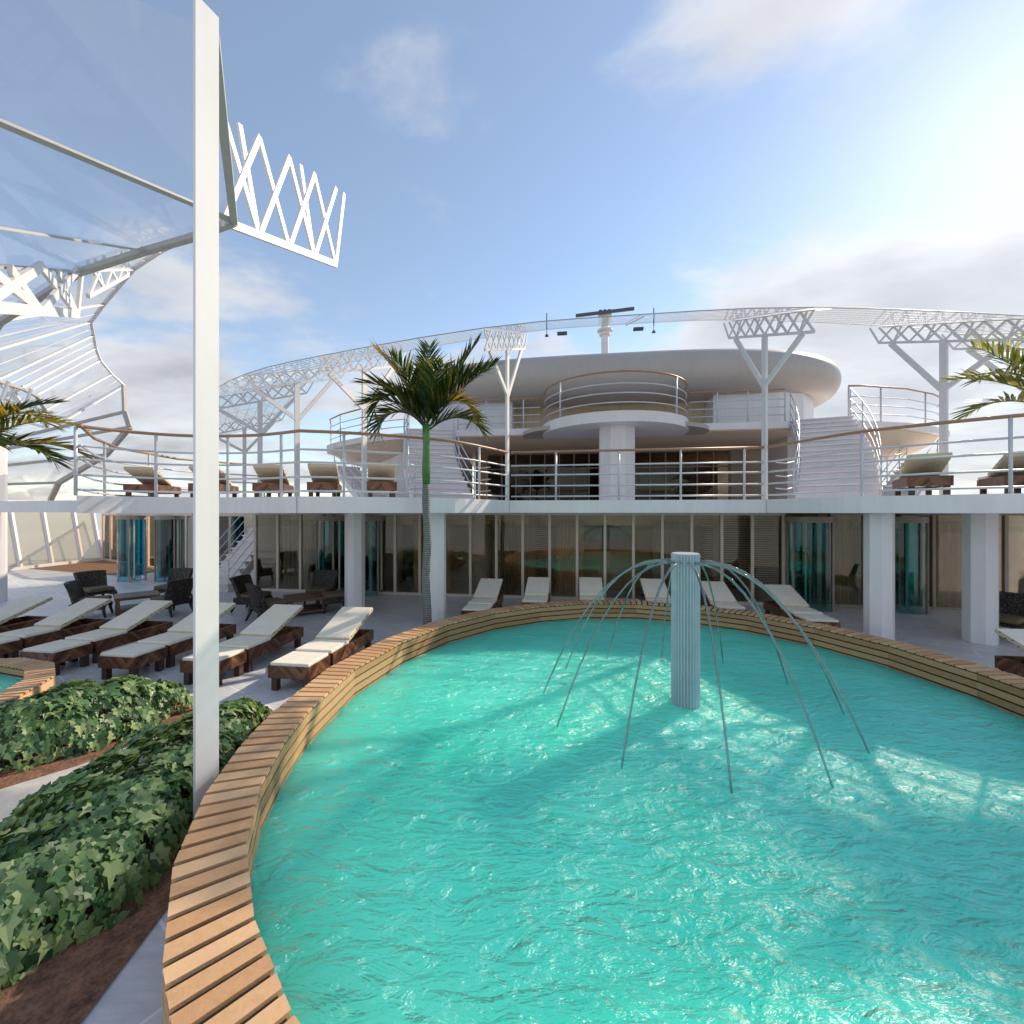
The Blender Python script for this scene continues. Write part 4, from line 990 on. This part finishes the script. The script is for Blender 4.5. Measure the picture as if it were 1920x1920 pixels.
FRR = [(165,58,1.9,35,PALMP),(185,48,1.9,85,PALMP),(150,45,1.7,50,PALMP),(205,62,1.8,55,PALMP),(175,25,1.7,70,PALMP),(90,70,1.5,50,PALMG),(0,60,1.5,70,PALMG),(270,60,1.5,70,PALMG),(220,20,1.5,70,PALMG)]
palm((9.75,7.6,0), 3.2, 4.3, 'palm at the right edge with backlit fronds over the railing', FRR)

# ------------------------------------------------------------------ planting
def leaf(b, p, nrm_, up_, sz):
    z = nrm_.normalized(); y = (up_-z*up_.dot(z)).normalized(); x = y.cross(z)
    half = [(0,0),(.18,-.12),(.42,.0),(.25,.24),(.38,.50),(.16,.58),(0,1.08)]
    def T(a, c):
        fold = .28*abs(a)-.30*max(0,c-.3)**2*1.2
        return p + x*(a*sz) + y*(c*sz) + z*(fold*sz)
    pts = [T(a,c) for a,c in half] + [T(-a,c) for a,c in half[1:-1]] + [T(0,.25),T(0,.55)]
    b.add(pts, [(0,1,2,3,12),(12,3,4,5,13),(13,5,6),(0,12,8,7) if False else (12,9,8,7,0),(13,11,10,9,12),(6,11,13)])
def ivy(label, cx_, cy_, ax, ay, rot, h, count, extra=()):
    t = thing('ivy_bed', label, 'ivy', (cx_,cy_,0)); b = MB(); st_ = MB()
    R = Matrix.Rotation(rot,3,'Z')
    # woody tangle the leaves grow from
    for k in range(60):
        a = random.uniform(0,2*PI); r_ = math.sqrt(random.random())*.8; p = R @ Vector((ax*r_*math.cos(a),ay*r_*math.sin(a),0)); q = Vector((random.uniform(-.15,.15),random.uniform(-.15,.15),0))
        z_ = h*.8*(1-r_**2.5)
        st_.tube([(cx_+p.x,cy_+p.y,0),(cx_+p.x+q.x*.5,cy_+p.y+q.y*.5,z_*.5),(cx_+p.x+q.x,cy_+p.y+q.y,z_)], [.012,.009,.005], 5)
    st_.build('stems', BARK, t)['kind'] = 'stuff'
    for k in range(count):
        a = random.uniform(0,2*PI); u_ = random.random(); r_ = u_**.5
        lay = random.choice((1,1,1,.86,.72))
        bump_ = 1+.42*noise.noise((cx_+2.2*ax*r_*math.cos(a),cy_+2.2*ay*r_*math.sin(a),4))
        zt = h*lay*bump_*max(0,1-r_**3.2)**.6 + random.uniform(-.02,.03)
        edge = 1+.30*noise.noise((3*math.cos(a),3*math.sin(a),cx_))
        pl_ = Vector((ax*edge*r_*math.cos(a),ay*edge*r_*math.sin(a),0)); p = R @ pl_
        o_ = R @ Vector((math.cos(a)/ax,math.sin(a)/ay,0)); o_.normalize()
        tilt = r_**2.2
        nn = (Vector((0,0,1))*(1-.75*tilt)+o_*(.25+.9*tilt)+Vector((random.uniform(-.5,.5),random.uniform(-.5,.5),random.uniform(-.15,.3))))
        upv_ = o_*.9+Vector((random.uniform(-.6,.6),random.uniform(-.6,.6),-.35-.8*tilt))
        leaf(b, Vector((cx_+p.x,cy_+p.y,max(.02,zt))), nn, upv_, random.choice((.7,.9,1,1.15))*random.uniform(.075,.14))
    b.build('leaves', IVY, t)['kind'] = 'stuff'
ivy('rounded ivy mound beside the small pool at lower left', -5.05, 4.7, 1.25, .62, .86, .45, 2100)
ivy('long ivy mound against the large pool rim behind the tall post', -3.06, 3.55, 1.75, .66, PI/2+.05, .43, 3300)
b = MB(); b.add([(-6.4,2.6,.006),(-5.0,3.45,.006),(-4.25,4.25,.006),(-3.75,5.2,.006),(-4.1,5.7,.006),(-5.6,5.6,.006),(-7.2,3.2,.006)], [(0,1,2,3,4,5,6)]); struct(b.build('soil', SOIL))
b = MB(); b.add([(-6.2,1.9,.0),(-3.9,3.0,0),(-3.3,4.6,0),(-3.75,5.2,0),(-4.25,4.25,0),(-5.0,3.45,0),(-6.4,2.6,0)], [(0,1,2,3,4,5,6)])
for v in b.v: v.z = .010
struct(b.build('path', CONC))
b = MB(); b.add([(-3.75,1.2,.014),(-2.0,1.2,.014),(-2.2,3.0,.014),(-2.6,4.5,.014),(-2.7,5.4,.014),(-3.3,5.2,.014),(-3.65,3.6,.014)], [(0,1,2,3,4,5,6)]); struct(b.build('planting_soil', SOIL))
for o in bpy.data.objects:
    if o.get('used') is not None: del o['used']
